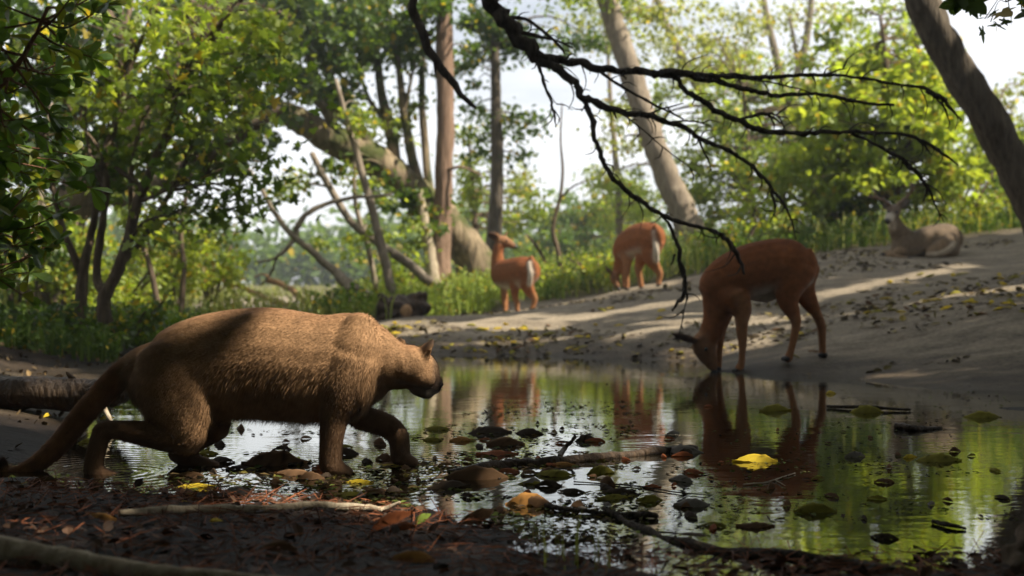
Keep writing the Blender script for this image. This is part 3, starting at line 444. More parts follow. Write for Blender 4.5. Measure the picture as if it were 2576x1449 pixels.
# ---------------------------------------------------------------- unseen canopy added to shade the pond, gaps cut for sun spots
def canopy_leaves(n, xr, yr, zr, cen, seed, size=.2, gap=.5):
    r = np.random.default_rng(seed); k = n // 60; cc = np.c_[r.uniform(*xr, k), r.uniform(*yr, k), r.uniform(*zr, k)]
    keep = vnoise(cc[:, 0], cc[:, 1], 1.1, seed + 5) > -gap; cc = cc[keep]
    p = np.repeat(cc, 60, 0) + r.normal(0, 1, (len(cc) * 60, 3)) * np.array([.38, .38, .16])
    p = p[p[:, 2] > .65 + .26 * np.maximum(p[:, 1], 0) + 1.2]; p = drop_lit(p)
    return p, r.uniform(.7, 1.2, len(p)) * size
def shade_canopy(root, org, n, xr, yr, zr, seed, fork, gap=.5):
    p, s_ = canopy_leaves(n, xr, yr, zr, None, seed, gap=gap)
    link('crown', leaves_mesh('crown', BROAD, p, s_, pcol('mid', len(p), .03), org, updown=.9), M['leaf'], root)
    mb = MB(); r = random.Random(seed)
    for q in p[:: max(1, len(p) // 70)]:
        q = Vector(q); f = Vector(fork); mid = (f + q) / 2 + Vector((r.uniform(-.4, .4), r.uniform(-.4, .4), .5)); tt = np.linspace(0, 1, 40)[:, None]; cv_ = (1 - tt) ** 2 * np.array(list(f)) + 2 * tt * (1 - tt) * np.array(list(mid * 2 - (f + q) / 2)) + tt ** 2 * np.array(list(q))
        if len(drop_lit(cv_)) < 36: continue
        mb.tube([f, mid, q], [.045, .028, .008], 6, 4, .05, .2)
    link('limb', mb.mesh('limb', org), M['bark_dark'], root)
t5 = [o for o in C.objects if o.get('label', '').startswith('dark thick trunk leaning inward')][0]
shade_canopy(t5, t5.location, 105000, (3.0, 16), (4.0, 17.4), (6.8, 10.2), 21, P(2080,-620,11.8), gap=.52)
def unseen_tree(label, base, fork, rad, n, xr, yr, zr, seed, gap):  # trees added out of view, their crowns shade the scene
    b = Vector((base[0], base[1], gz(*base) - .1)); root = empty('tree', b, label, 'tree', 'unseen shade trees added around the pond'); mb = MB(); f = Vector(fork)
    mb.tube([b, b.lerp(f, .35) + Vector((.15, .1, 0)), b.lerp(f, .7) - Vector((.1, .1, 0)), f], [rad * 1.3, rad, rad * .85, rad * .6], 14, 6, .05, .04)
    link('trunk', mb.mesh('trunk', b), M['bark_brown'], root); shade_canopy(root, b, n, xr, yr, zr, seed, fork, gap)
unseen_tree('unseen tall broad tree added beside the near shore to shade the puma', (5.2, -.8), (4.4, 1.4, 5.6), .26, 62000, (-2, 11), (-7, 6), (6.2, 9.2), 31, .6)
unseen_tree('unseen tall tree added behind the foreground shrub to shade the pond', (-5.6, 3.0), (-4.6, 3.6, 5.2), .22, 46000, (-10, 1.0), (-6, 6.3), (5.2, 9.0), 41, .6)
def thicket():  # unseen leaf mass added beyond the view to hold back sky light
    r = np.random.default_rng(77); n = 900
    cc = np.concatenate([np.c_[r.uniform(-11, 11, n), r.uniform(-9, -4, n), r.uniform(.2, 7.5, n)], np.c_[r.uniform(-11, -7, n // 2), r.uniform(-5, 5, n // 2), r.uniform(.2, 6.5, n // 2)], np.c_[r.uniform(7.5, 11, n // 4), r.uniform(-5, 3, n // 4), r.uniform(.8, 4.5, n // 4)]])
    cc = np.concatenate([cc, np.c_[r.uniform(-15, -8.2, 500), r.uniform(9, 24, 500), r.uniform(.3, 6.5, 500)], np.c_[r.uniform(12, 16, 300), r.uniform(14, 26, 300), r.uniform(1.5, 6, 300)]])
    p = np.repeat(cc, 26, 0) + r.normal(0, 1, (len(cc) * 26, 3)) * np.array([.5, .5, .4]); p = drop_lit(p)
    tag(link('forest', leaves_mesh('forest', BROAD, p, r.uniform(.2, .34, len(p)), pcol('dark', len(p), .02), (0, 0, 0)), M['leaf']), 'unseen dense dark wood added round the near side to dim the pond', None, None, 'stuff')
thicket()
# ---------------------------------------------------------------- shrubs and undergrowth
def shrub(label, px, py, d, w_, h_, pal, nc=26, nl=46, leaf=.09, group='shrubs round the clearing', stems=5, dep=.9, ymix=.10, bark='bark_brown', name='shrub'):
    st = []
    for k in range(stems):
        a = rng.uniform(-1, 1); st.append(([(px + a * w_ * .12, py, d), (px + a * w_ * .4, py - h_ * .5, d + rng.uniform(-.3, .3)), (px + a * w_ * .8 + rng.normal(0, 6), py - h_ * rng.uniform(.75, 1.1), d + rng.uniform(-.5, .5))], [5, 4, 2]))
    return tree(name, label, st, [(px, py - h_ * .52, d, w_, h_ * .5, dep, nc, nl, pal)], bark, pal, leaf, group=group, twigs=.4, ymix=ymix, cat='shrub', base=P(px, py, d), spread=.9, trunk_name='stem')
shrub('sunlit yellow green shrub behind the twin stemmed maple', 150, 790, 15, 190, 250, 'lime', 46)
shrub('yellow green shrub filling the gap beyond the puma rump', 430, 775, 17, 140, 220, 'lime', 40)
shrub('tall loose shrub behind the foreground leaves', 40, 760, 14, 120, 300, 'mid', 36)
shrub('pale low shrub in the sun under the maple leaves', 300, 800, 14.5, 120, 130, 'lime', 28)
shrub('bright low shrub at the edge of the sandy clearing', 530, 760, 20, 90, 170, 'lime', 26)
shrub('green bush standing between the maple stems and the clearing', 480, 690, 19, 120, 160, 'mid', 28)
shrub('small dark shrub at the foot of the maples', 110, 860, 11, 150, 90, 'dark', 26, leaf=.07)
shrub('small leafy shrub just behind the puma back', 330, 845, 11.5, 100, 80, 'mid', 18, leaf=.07)
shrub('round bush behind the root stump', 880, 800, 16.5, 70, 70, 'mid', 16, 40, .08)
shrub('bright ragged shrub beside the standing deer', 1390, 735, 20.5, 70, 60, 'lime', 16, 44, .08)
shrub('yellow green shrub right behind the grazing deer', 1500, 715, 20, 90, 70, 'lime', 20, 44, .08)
shrub('low dark green bush at the foot of the pale leaning trunk', 1850, 655, 20, 110, 90, 'mid', 26, 46, .08)
shrub('tall weedy bush behind the drinking deer', 1950, 620, 21, 140, 150, 'lime', 40, 46, .09)
shrub('dense bush behind the head of the stag', 2150, 620, 21, 130, 130, 'mid', 36, 46, .09)
shrub('broad bush behind the back of the stag', 2400, 600, 21.5, 150, 150, 'lime', 44, 46, .09)
shrub('bush at the edge of view beyond the dark leaning trunk', 2580, 590, 22, 120, 160, 'mid', 34, 46, .09)
shrub('bush between the thin stems left of the reddish trunk', 1010, 745, 21, 70, 90, 'light', 16, 40, .08)
def rootpts(n, pxr, dr, zmin=.0):
    d = np.sqrt(rng.uniform(dr[0] ** 2, dr[1] ** 2, n)); px = rng.uniform(*pxr, n); x = (px - W2) / F * d; return x, d, ground(x, d)
def grass(name, label, n, pxr, dr, h, pal, keep=None, wid=.012, leafy=0, lean=.35):
    x, y, z = rootpts(n, pxr, dr)
    if keep is not None: k = keep(x, y, z); x, y, z = x[k], y[k], z[k]
    n = len(x); hh = rng.uniform(*h, n); a = rng.uniform(0, 6.28, n); side = np.c_[np.cos(a), np.sin(a), np.zeros(n)]; ln = norm(rng.normal(0, 1, (n, 3)) * np.array([1, 1, 0])) * rng.uniform(.1, 1, (n, 1)) * lean
    b = np.c_[x, y, z - .02]; w_ = wid * rng.uniform(.6, 1.4, (n, 1)); up = np.array([[0, 0, 1.0]])
    m1 = b + (up + ln * .4) * (hh * .5)[:, None]; tp = b + (up + ln * 1.1) * (hh * .95)[:, None]
    V = np.stack([b - side * w_, b + side * w_, m1 + side * w_ * .8, m1 - side * w_ * .8, tp], 1).reshape(-1, 3); bb = np.arange(n)[:, None] * 5
    col = pcol(pal, n, .03); F4 = [bb + np.array([[0, 1, 2, 3]])]; F3 = [bb + np.array([[3, 2, 4]])]; cols = np.repeat(col, 5, 0)
    if leafy:
        k = rng.integers(0, n, n * leafy); t_ = rng.uniform(.25, 1, len(k)); pos = b[k] + (up + ln[k] * t_[:, None]) * (hh[k] * t_)[:, None]
        T = norm(rng.normal(0, 1, (len(k), 3)) + np.array([0, 0, .3])); nr = norm(np.cross(T, rng.normal(0, 1, (len(k), 3)))); X = np.cross(T, nr); sz = rng.uniform(.05, .10, len(k)); tv = KITE[0]
        V2 = (pos[:, None] + (X[:, None] * tv[None, :, 0:1] + T[:, None] * tv[None, :, 1:2] + nr[:, None] * tv[None, :, 2:3]) * sz[:, None, None]).reshape(-1, 3)
        F3.append(np.arange(len(k))[:, None, None] * 4 + KITE[1][0][None] + len(V)) ; F3[-1] = F3[-1].reshape(-1, 3); V = np.vstack([V, V2]); cols = np.vstack([cols, np.repeat(pcol(pal, len(k), .05), 4, 0)])
    me = np_mesh(name, V, [np.concatenate(F4), np.concatenate(F3)], cols, smooth=False); return tag(link(name, me, M['grass']), label, None, None, 'stuff')
def crest_y(x): return np.interp(x, [-2, -1.2, 0.1, 1.6, 3.5, 5.5, 8], [14.8, 15.6, 19.6, 17.6, 18.3, 18.7, 19.6])
grass('tall_grass', 'tall yellow green grass and weeds along the top of the sandy bank', 5500, (1330, 2900), (17.2, 25), (.1, .55), 'mid', lambda x, y, z: (y > crest_y(x) + rng.uniform(-.15, .6, len(x))) & ((np.abs(x - 1.55) > .55) | (y > 17.7)) & (vnoise(x, y, 1.3, 62) > -.25), leafy=4)
grass('dry_weeds', 'pale dry weeds mixed into the tall grass of the bank', 2600, (1330, 2900), (17.2, 25), (.12, .7), 'pale', lambda x, y, z: (y > crest_y(x) + rng.uniform(-.1, .7, len(x))) & ((np.abs(x - 1.55) > .55) | (y > 17.7)) & (vnoise(x, y, 1.6, 61) > -.1), leafy=4, lean=.6)
grass('weeds', 'leafy green weeds round the root stump and the reddish trunk', 4200, (850, 1420), (15.2, 24), (.12, .45), 'light', lambda x, y, z: y > crest_y(x) + rng.uniform(-.1, .4, len(x)), leafy=3)
grass('undergrowth', 'dark leafy undergrowth on the bank behind the puma', 3200, (-250, 560), (9.6, 15), (.08, .32), 'mid', lambda x, y, z: z > .06, leafy=4)
grass('meadow_weeds', 'sunlit yellow weeds round the edge of the far clearing', 5000, (-300, 1000), (15, 34), (.15, .5), 'pale', lambda x, y, z: np.exp(-(((x + 4.5) / 3.4) ** 2 + ((y - 27) / 7.0) ** 2) ** 2) < .5, leafy=3, wid=.016)
# far woods that read as one mass
def far_woods(name, label, clumps, n, size, pal, seed):
    r = np.random.default_rng(seed); LP = []
    for px, py, d, rx, ry, k in clumps:
        c = np.array(list(P(px, py, d))); u = norm(r.normal(0, 1, (k, 3))) * r.random((k, 1)) ** .4; LP.append(c + u * np.array([rx * d / F, 3, ry * d / F]))
    q = np.concatenate(LP); p = np.repeat(q, n, 0) + r.normal(0, 1, (len(q) * n, 3)) * np.array([.9, .9, .6]) * size * 3
    me = leaves_mesh(name, BROAD, p, r.uniform(.7, 1.3, len(p)) * size, pcol(pal, len(p), .04), (0, 0, 0)); return tag(link(name, me, M['leaf']), label, None, None, 'stuff')
far_woods('far_woods', 'hazy distant woods beyond the clearing and under the dead branch', [(x, 650 + rng.uniform(-15, 25), rng.uniform(60, 95), 60, 48, 26) for x in range(-100, 2800, 85)] + [(x, 610, rng.uniform(55, 70), 55, 60, 16) for x in (330, 960, 1100, 1230, 1480, 1560, 2100, 2300, 2480)], 22, .5, 'mid', 5)
# ---------------------------------------------------------------- shrub with paddle shaped leaves close on the left
org = P(-420, 900, 3.7); root = empty('shrub', org, 'glossy dark leaved shrub reaching in close to the lens, some leaves coloured a sunlit yellow green', 'shrub')
mb = MB(); spines = [[(-420,900,3.7),(-330,600,3.7),(-260,300,3.65),(-200,-60,3.6)], [(-420,900,3.7),(-250,780,3.6),(-120,640,3.55),(-40,560,3.5)], [(-330,600,3.7),(-200,430,3.6),(-80,300,3.5),(40,170,3.5),(120,20,3.5)]]
ns = []
for s_ in spines: ns.append(mb.tube([P(*q) for q in s_], [.016, .012, .009, .005], 7, 5, .06, .3))
ns = np.concatenate(ns); env = lambda y: np.interp(y, [-60, 0, 60, 110, 160, 230, 300, 380, 430, 470, 520, 570, 620, 680, 740, 800], [250, 290, 235, 225, 235, 160, 150, 185, 190, 265, 160, 205, 120, 85, 100, 40])
tips = []
for k in range(150):
    y = rng.uniform(-60, 800) if k > 20 else rng.uniform(380, 640); x = rng.uniform(-160, 1) if k % 3 else env(y) * rng.uniform(.75, 1.0) if k % 2 else env(y) * rng.uniform(.1, .9)
    if y > 640 and rng.random() < .5: continue
    tips.append((x, y, rng.uniform(3.35, 4.0)))
LP, LT, LS = [], [], []
for q in tips:
    e = np.array(list(P(*q))); dd = np.linalg.norm(ns - e, axis=1) + rng.uniform(0, .25, len(ns)); a = ns[dd.argmin()]; dr = norm(e - a + np.array([.06, 0, .02])); mid = (a + e) / 2 + np.array([0, 0, -.02]) + rng.normal(0, .015, 3)
    pp = mb.tube([a, mid, e], [.0045, .003, .0018], 5, 5, 0, .3, cap=False); m_ = rng.integers(8, 15)
    for j in range(m_):
        t_ = rng.uniform(.45, 1) if j > 4 else 1.0; p_ = pp[min(len(pp) - 1, int(t_ * (len(pp) - 1)))]; d_ = norm(dr * rng.uniform(.5, 1.2) + rng.normal(0, .62, 3) + np.array([0, 0, -.05])); LP.append(p_); LT.append(d_); LS.append(rng.uniform(.045, .078))
n = len(LP); c_ = pcol('dark', n, 0); c_ *= rng.uniform(.8, 1.6, (n, 1)); c_ *= 1.9; yy = rng.random(n) < .25; c_[yy] = np.array([.17, .20, .03]) * rng.uniform(.7, 1.2, (yy.sum(), 1))  # leaves brightened, some painted yellow green as if sunlit
link('stem', mb.mesh('stem', org), bark_mat('twig_bark', (.10, .05, .03), (.24, .13, .08), 30, .3), root)
link('foliage', leaves_mesh('foliage', PADDLE, np.array(LP), np.array(LS) * 1.0, c_, org, updown=.35, tip=np.array(LT), droop=.1), M['leaf_gloss'], root)
# ---------------------------------------------------------------- animals
def loft(mb, secs, lat, sides=18, sub=5):
    """secs: rows (x,y,z, r_lateral, r_other); elliptical sections swept along the path, closed with rounded ends"""
    s = smooth_path(np.array(secs, float), sub); s[:, 3:] = np.maximum(s[:, 3:], .004); p = s[:, :3]; T = norm(np.gradient(p, axis=0))
    ph = np.array([-80, -55, -28]) * np.pi / 180
    r0 = min(s[0, 3], s[0, 4]); r1 = min(s[-1, 3], s[-1, 4]); rows = []
    for a in ph: rows.append((p[0] + T[0] * r0 * .8 * math.sin(a), T[0], s[0, 3] * math.cos(a), s[0, 4] * math.cos(a)))
    for k in range(len(p)): rows.append((p[k], T[k], s[k, 3], s[k, 4]))
    for a in ph[::-1]: rows.append((p[-1] - T[-1] * r1 * .8 * math.sin(a), T[-1], s[-1, 3] * math.cos(a), s[-1, 4] * math.cos(a)))
    ang = np.linspace(0, 2 * np.pi, sides, endpoint=False); V = []; lat = np.array(lat, float)
    for c, t, a, b in rows:
        u = lat - t * np.dot(lat, t); u /= np.linalg.norm(u) + 1e-9; v = np.cross(t, u)
        V.append(c + (np.cos(ang) * a)[:, None] * u + (np.sin(ang) * b)[:, None] * v)
    m = len(rows); V = np.concatenate(V + [rows[0][0][None] - T[:1] * r0 * .02, rows[-1][0][None] + T[-1:] * r1 * .02])
    i0 = np.arange(m - 1)[:, None] * sides; j = np.arange(sides)[None]; jn = (j + 1) % sides
    Q = np.stack([i0 + j, i0 + jn, i0 + sides + jn, i0 + sides + j], -1).reshape(-1, 4); e = m * sides; jj = np.arange(sides)
    mb.add(V, Q, np.concatenate([np.stack([np.full(sides, e), (jj + 1) % sides, jj], -1), np.stack([np.full(sides, e + 1), e - sides + jj, e - sides + (jj + 1) % sides], -1)]))
    return p, s
def fuse(name, chains, lat, voxel, smooth):
    """one continuous skin over all chains; returns mesh, co, normals, nearest chain name index, parameter along it, tangent"""
    mb = MB(); ref = []; names = []
    for nm, secs, *k in chains:
        lt = k[0] if k else lat
        p, s = loft(mb, secs, lt); T = norm(np.gradient(p, axis=0)); names.append(nm)
        for q in range(len(p)): ref.append((*p[q], *T[q], len(names) - 1, q / (len(p) - 1), min(s[q, 3], s[q, 4])))
    raw = mb.mesh('raw'); o = bpy.data.objects.new('raw', raw); C.objects.link(o)
    r = o.modifiers.new('r', 'REMESH'); r.mode = 'VOXEL'; r.voxel_size = voxel; r.use_smooth_shade = True
    s_ = o.modifiers.new('s', 'SMOOTH'); s_.iterations = smooth; s_.factor = .5
    dg = bpy.context.evaluated_depsgraph_get(); me = bpy.data.meshes.new_from_object(o.evaluated_get(dg)); me.name = name
    bpy.data.objects.remove(o); bpy.data.meshes.remove(raw)
    n = len(me.vertices); co = np.empty(n * 3, np.float32); me.vertices.foreach_get('co', co); co = co.reshape(-1, 3).astype(float)
    no = np.empty(n * 3, np.float32); me.vertices.foreach_get('normal', no); no = no.reshape(-1, 3).astype(float)
    ref = np.array(ref); ci = np.empty(n, int); ct = np.empty(n); tg = np.empty((n, 3))
    for k in range(0, n, 4000):
        d = np.sqrt(((co[k:k+4000, None] - ref[None, :, :3]) ** 2).sum(-1)) / ref[None, :, 8]; b = d.argmin(1); ci[k:k+4000] = ref[b, 6]; ct[k:k+4000] = ref[b, 7]; tg[k:k+4000] = ref[b, 3:6]
    me.polygons.foreach_set('use_smooth', np.ones(len(me.polygons), bool))
    return me, co, no, np.array(names)[ci], ct, tg
def setcol(me, c):
    a = me.color_attributes.new('col', 'FLOAT_COLOR', 'POINT'); c4 = np.ones((len(c), 4), np.float32); c4[:, :3] = c; a.data.foreach_set('color', c4.ravel())
def blur_attr(me, c, it=4):
    n = len(me.vertices); e = np.empty(len(me.edges) * 2, np.int32); me.edges.foreach_get('vertices', e); e = e.reshape(-1, 2); deg = np.bincount(e.ravel(), minlength=n)[:, None] + 1.0
    for _ in range(it):
        s = c.copy()
        for k in range(c.shape[1]): s[:, k] += np.bincount(e[:, 0], c[e[:, 1], k], n) + np.bincount(e[:, 1], c[e[:, 0], k], n)
        c = s / deg
    return c
def blob(name, c, r, mt, parent, org, squash=(1, 1, 1)):
    mb = MB(); ang = np.linspace(0, 2 * np.pi, 12, endpoint=False); V = []
    for a in np.linspace(-85, 85, 8) * np.pi / 180: V.append(np.c_[np.cos(ang) * math.cos(a) * squash[0], np.sin(ang) * math.cos(a) * squash[1], np.full(12, math.sin(a) * squash[2])])
    V = np.concatenate(V) * r + np.array(list(c)); i = np.arange(7)[:, None] * 12; j = np.arange(12)[None]
    mb.add(V, np.stack([i + j, i + (j + 1) % 12, i + 12 + (j + 1) % 12, i + 12 + j], -1).reshape(-1, 4), np.concatenate([np.stack([np.zeros(10, int), np.arange(2, 12), np.arange(1, 11)], -1), np.stack([np.full(10, 84), np.arange(85, 95), np.arange(86, 96)], -1)]))
    return link(name, mb.mesh(name, org), mt, parent)
# ---- puma
PD = 4.44; PS = F / PD
def pz(px, py, dy, rl, rv=None):
    q = P(px, py, PD + dy); return (q.x, q.y, q.z, rl, rl if rv is None else rv)
torso = []
for px, top, bot, hw in [(352,872,975,48),(380,846,1025,74),(430,825,1046,90),(500,797,1050,98),(560,782,1047,100),(620,774,1045,104),(680,772,1047,107),(740,781,1052,107),(800,790,1055,104),(850,789,1053,98),(888,784,1045,88),(920,796,1028,74),(945,815,1008,62)]:
    torso.append(pz(px, (top + bot) / 2, 0, hw / PS, (bot - top) / 2 / PS))
fw = Vector((.70, .68, -.28)).normalized(); hl = Vector((-.697, .717, 0)).normalized(); hu = fw.cross(hl); hu = hu if hu.z > 0 else -hu
HC = P(1036, 928, PD + .03); HS = 1.10
def hp(a, b, c, rl, rv=None): q = HC + (fw * a + hl * b + hu * c) * HS; return (q.x, q.y, q.z, rl * HS, (rl if rv is None else rv) * HS)
chains = [
 ('torso', torso),
 ('shoulder', [pz(905,815,-.05,.05,.055), pz(895,870,-.066,.07,.10), pz(880,930,-.078,.065,.10), pz(868,985,-.088,.06,.085)]),
 ('shoulder', [pz(905,815,.05,.05,.055), pz(900,880,.085,.06,.10), pz(890,950,.095,.06,.09)]),
 ('neck', [pz(900,888,0,.12,.135), pz(945,905,0,.10,.115), pz(985,918,.01,.088,.092), pz(1020,925,.025,.078,.08)]),
 ('head', [hp(-.06,0,-.005,.062,.06), hp(-.02,0,.006,.076,.07), hp(.025,0,.004,.074,.066), hp(.06,0,-.004,.056,.055), hp(.085,0,-.016,.042,.040), hp(.108,0,-.022,.034,.030)], tuple(hl)),
 ('muzzle', [hp(.06,0,-.03,.044,.034), hp(.095,0,-.036,.040,.030), hp(.112,0,-.036,.032,.024)], tuple(hl)),
 ('chin', [hp(.04,0,-.055,.036,.026), hp(.075,0,-.064,.027,.02), hp(.098,0,-.064,.018,.015)], tuple(hl)),
 ('cheek', [hp(.0,.04,-.02,.04), hp(.035,.045,-.025,.035)], tuple(hl)), ('cheek', [hp(.0,-.04,-.02,.04), hp(.035,-.045,-.025,.035)], tuple(hl)),
 ('ear', [hp(-.008,-.050,.042,.030,.016), hp(-.010,-.066,.070,.027,.011), hp(-.006,-.076,.088,.020,.010), hp(-.002,-.080,.099,.011,.007)], tuple(hl)),
 ('ear', [hp(-.008,.050,.042,.030,.016), hp(-.012,.066,.070,.028,.011), hp(-.012,.078,.090,.020,.009), hp(-.010,.083,.102,.010,.006)], tuple(hl)),
 ('thigh', [pz(425,895,-.05,.08,.12), pz(438,955,-.08,.075,.135), pz(452,1015,-.095,.066,.125), pz(468,1065,-.10,.055,.095), pz(475,1100,-.10,.047,.065), pz(472,1122,-.10,.04,.045)]),
 ('shank', [pz(478,1108,-.10,.046,.052), pz(425,1100,-.10,.044,.053), pz(360,1090,-.10,.036,.046), pz(300,1082,-.10,.028,.036), pz(265,1080,-.10,.026,.032), pz(252,1083,-.10,.024,.026)]),
 ('foot', [pz(258,1080,-.10,.027,.034), pz(248,1115,-.10,.028,.034), pz(238,1155,-.10,.029,.034), pz(234,1185,-.10,.033,.034)]),
 ('paw', [pz(228,1190,-.10,.034,.026), pz(262,1198,-.10,.042,.028), pz(296,1203,-.10,.036,.020)]),
 ('thigh', [pz(435,905,.06,.08,.12), pz(475,975,.09,.07,.12), pz(520,1040,.10,.055,.09), pz(548,1075,.10,.045,.06)]),
 ('shank', [pz(550,1072,.10,.045,.05), pz(510,1098,.10,.04,.045), pz(462,1128,.10,.032,.036), pz(440,1138,.10,.03,.032)]),
 ('paw', [pz(440,1140,.10,.030,.03), pz(470,1156,.10,.034,.032), pz(510,1166,.10,.036,.026), pz(545,1172,.10,.03,.016)]),
 ('arm', [pz(884,905,-.09,.06,.10), pz(868,965,-.10,.058,.098), pz(858,1005,-.10,.055,.078), pz(843,1045,-.10,.047,.055), pz(836,1085,-.10,.042,.046), pz(832,1130,-.10,.040,.041), pz(831,1168,-.10,.042,.042)]),
 ('paw', [pz(828,1170,-.10,.044,.034), pz(850,1182,-.10,.048,.03), pz(878,1190,-.10,.04,.020)]),
 ('arm', [pz(895,950,.08,.06,.10), pz(888,1010,.10,.05,.07), pz(905,1046,.10,.044,.048), pz(945,1060,.10,.042,.045), pz(982,1076,.10,.040,.043), pz(1002,1100,.10,.039,.040), pz(1006,1130,.10,.038,.038), pz(1006,1152,.10,.038,.036)]),
 ('paw', [pz(1000,1150,.10,.040,.03), pz(1022,1158,.10,.042,.026), pz(1046,1164,.10,.034,.016)]),
 ('tail', [pz(395,892,0,.05,.052), pz(350,908,0,.044,.048), pz(296,950,0,.042,.046), pz(248,1000,-.01,.041,.044), pz(205,1048,-.02,.040,.042), pz(160,1105,-.03,.037,.039), pz(112,1152,-.04,.033,.035), pz(66,1182,-.05,.029,.030), pz(30,1192,-.05,.025,.026), pz(10,1180,-.05,.022,.022), pz(5,1155,-.05,.017,.017)]),
]
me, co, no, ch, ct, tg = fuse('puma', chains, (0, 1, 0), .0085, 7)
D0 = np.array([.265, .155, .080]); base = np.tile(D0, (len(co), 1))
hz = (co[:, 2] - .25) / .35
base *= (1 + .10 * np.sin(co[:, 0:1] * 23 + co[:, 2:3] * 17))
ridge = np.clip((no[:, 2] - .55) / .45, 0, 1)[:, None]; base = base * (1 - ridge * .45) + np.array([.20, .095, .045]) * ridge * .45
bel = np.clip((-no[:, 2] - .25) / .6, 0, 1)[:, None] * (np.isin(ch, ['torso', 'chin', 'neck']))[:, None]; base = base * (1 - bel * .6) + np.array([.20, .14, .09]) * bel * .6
lw = np.isin(ch, ['arm', 'paw', 'foot', 'shank']); leg_shade = (np.clip((.40 - co[:, 2]) / .22, 0, 1) * lw)[:, None]; base = base * (1 - leg_shade * .75) + np.array([.085, .048, .028]) * leg_shade * .75  # legs painted darker towards the feet in place of shade
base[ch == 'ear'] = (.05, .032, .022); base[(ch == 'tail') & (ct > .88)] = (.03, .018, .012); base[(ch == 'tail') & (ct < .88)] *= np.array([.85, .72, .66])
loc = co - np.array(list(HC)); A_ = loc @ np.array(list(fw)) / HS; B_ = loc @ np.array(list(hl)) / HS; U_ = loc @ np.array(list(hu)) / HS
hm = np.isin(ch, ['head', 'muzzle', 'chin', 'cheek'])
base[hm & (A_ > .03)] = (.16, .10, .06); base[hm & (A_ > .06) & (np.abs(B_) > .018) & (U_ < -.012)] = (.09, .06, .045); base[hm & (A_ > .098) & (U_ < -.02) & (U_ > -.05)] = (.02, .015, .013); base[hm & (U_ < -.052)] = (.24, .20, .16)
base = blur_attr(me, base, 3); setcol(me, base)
pc = P(640, 1180, PD); porg = Vector((pc.x, PD, 0)); me.transform(Matrix.Translation(-porg))
puma = link('puma', me, M['coat'], None, porg)
tag(puma, 'tawny puma stalking through the shallow pond with its head lowered towards the deer', 'puma')
blob('nose', Vector(hp(.131, 0, -.022, 0)[:3]), .015, M['nose'], puma, porg, (1, 1, .8))
for s in (-1, 1): blob('eye', Vector(hp(.062, s * .036, .016, 0)[:3]), .011, M['eye'], puma, porg)
def fur(me_co, no, mesh, col, length, flow, count, width, lift, name, parent, org, mt):
    nf = len(mesh.polygons); mesh.calc_loop_triangles(); nt_ = len(mesh.loop_triangles); tri = np.empty(nt_ * 3, np.int32); mesh.loop_triangles.foreach_get('vertices', tri); tri = tri.reshape(-1, 3)
    a, b, c = (me_co[tri[:, k]] for k in range(3)); ar = np.linalg.norm(np.cross(b - a, c - a), axis=1); ar = ar * (no[tri].mean(1)[:, 1] < .45); k = rng.choice(nt_, count, p=ar / ar.sum())
    u = rng.random((count, 2)); fl = u.sum(1) > 1; u[fl] = 1 - u[fl]; wts = np.c_[1 - u.sum(1), u]
    it = lambda arr: (arr[tri[k]] * wts[:, :, None]).sum(1)
    p = it(me_co); n = norm(it(no)); cl_ = it(col); ln = it(length[:, None])[:, 0] * rng.uniform(.6, 1.25, count); fw_ = it(flow)
    t = norm(fw_ - n * (fw_ * n).sum(1, keepdims=True) + rng.normal(0, .22, (count, 3))); d1 = norm(t + n * lift); d2 = norm(t + n * lift * .3 + np.array([0, 0, -.25])); sd = norm(np.cross(d1, n)); wd = width * rng.uniform(.7, 1.3, count)[:, None]
    p = p - n * .001; q = p + d1 * (ln * .5)[:, None]; e = q + d2 * (ln * .5)[:, None]
    V = np.stack([p - sd * wd, p + sd * wd, q + sd * wd * .8, q - sd * wd * .8, e], 1).reshape(-1, 3); bb = np.arange(count)[:, None] * 5
    cl_ = cl_ * (1 + rng.normal(0, .09, (count, 1))); cv = np.repeat(np.clip(cl_, .005, .9), 5, 0); cv[4::5] *= 1.12
    m2 = np_mesh(name, V, [bb + np.array([[0, 1, 2, 3]]), bb + np.array([[3, 2, 4]])], cv)
    nn = np.repeat(norm(n + rng.normal(0, .12, n.shape)), 5, 0)
    m2.normals_split_custom_set_from_vertices([tuple(x) for x in nn]); return link(name, m2, mt, parent)
ln = np.full(len(co), .012); ln[ch == 'torso'] = .012
bl = np.clip((.42 - co[:, 2]) / .10, 0, 1) * (ch == 'torso') * np.clip((.5 - no[:, 2]), 0, 1); ln += bl * .045
ln[np.isin(ch, ['arm', 'shank', 'foot'])] = .014; ln[np.isin(ch, ['paw', 'ear'])] = .008; ln[hm] = .010; ln[ch == 'thigh'] = .014; ln[(ch == 'tail')] = .02
flow = np.tile(np.array([-1.0, 0, -.45]), (len(co), 1)); flow[np.isin(ch, ['arm', 'foot', 'paw'])] = (-.25, 0, -1); flow[ch == 'thigh'] = (-.5, 0, -.8); flow[ch == 'shank'] = (-1, 0, -.1); flow[ch == 'tail'] = (-.6, 0, -.8); flow[hm] = -np.array(list(fw)); flow[ch == 'shoulder'] = (-.6, 0, -.8)
flow = flow + (bl[:, None] * np.array([.3, 0, -1.6]))
flow = blur_attr(me, flow, 12); ln = blur_attr(me, ln[:, None], 6)[:, 0]
fur(co - np.array(list(porg)), no, me, base, ln, flow, 110000, .0008, .26, 'fur', puma, porg, M['fur'])
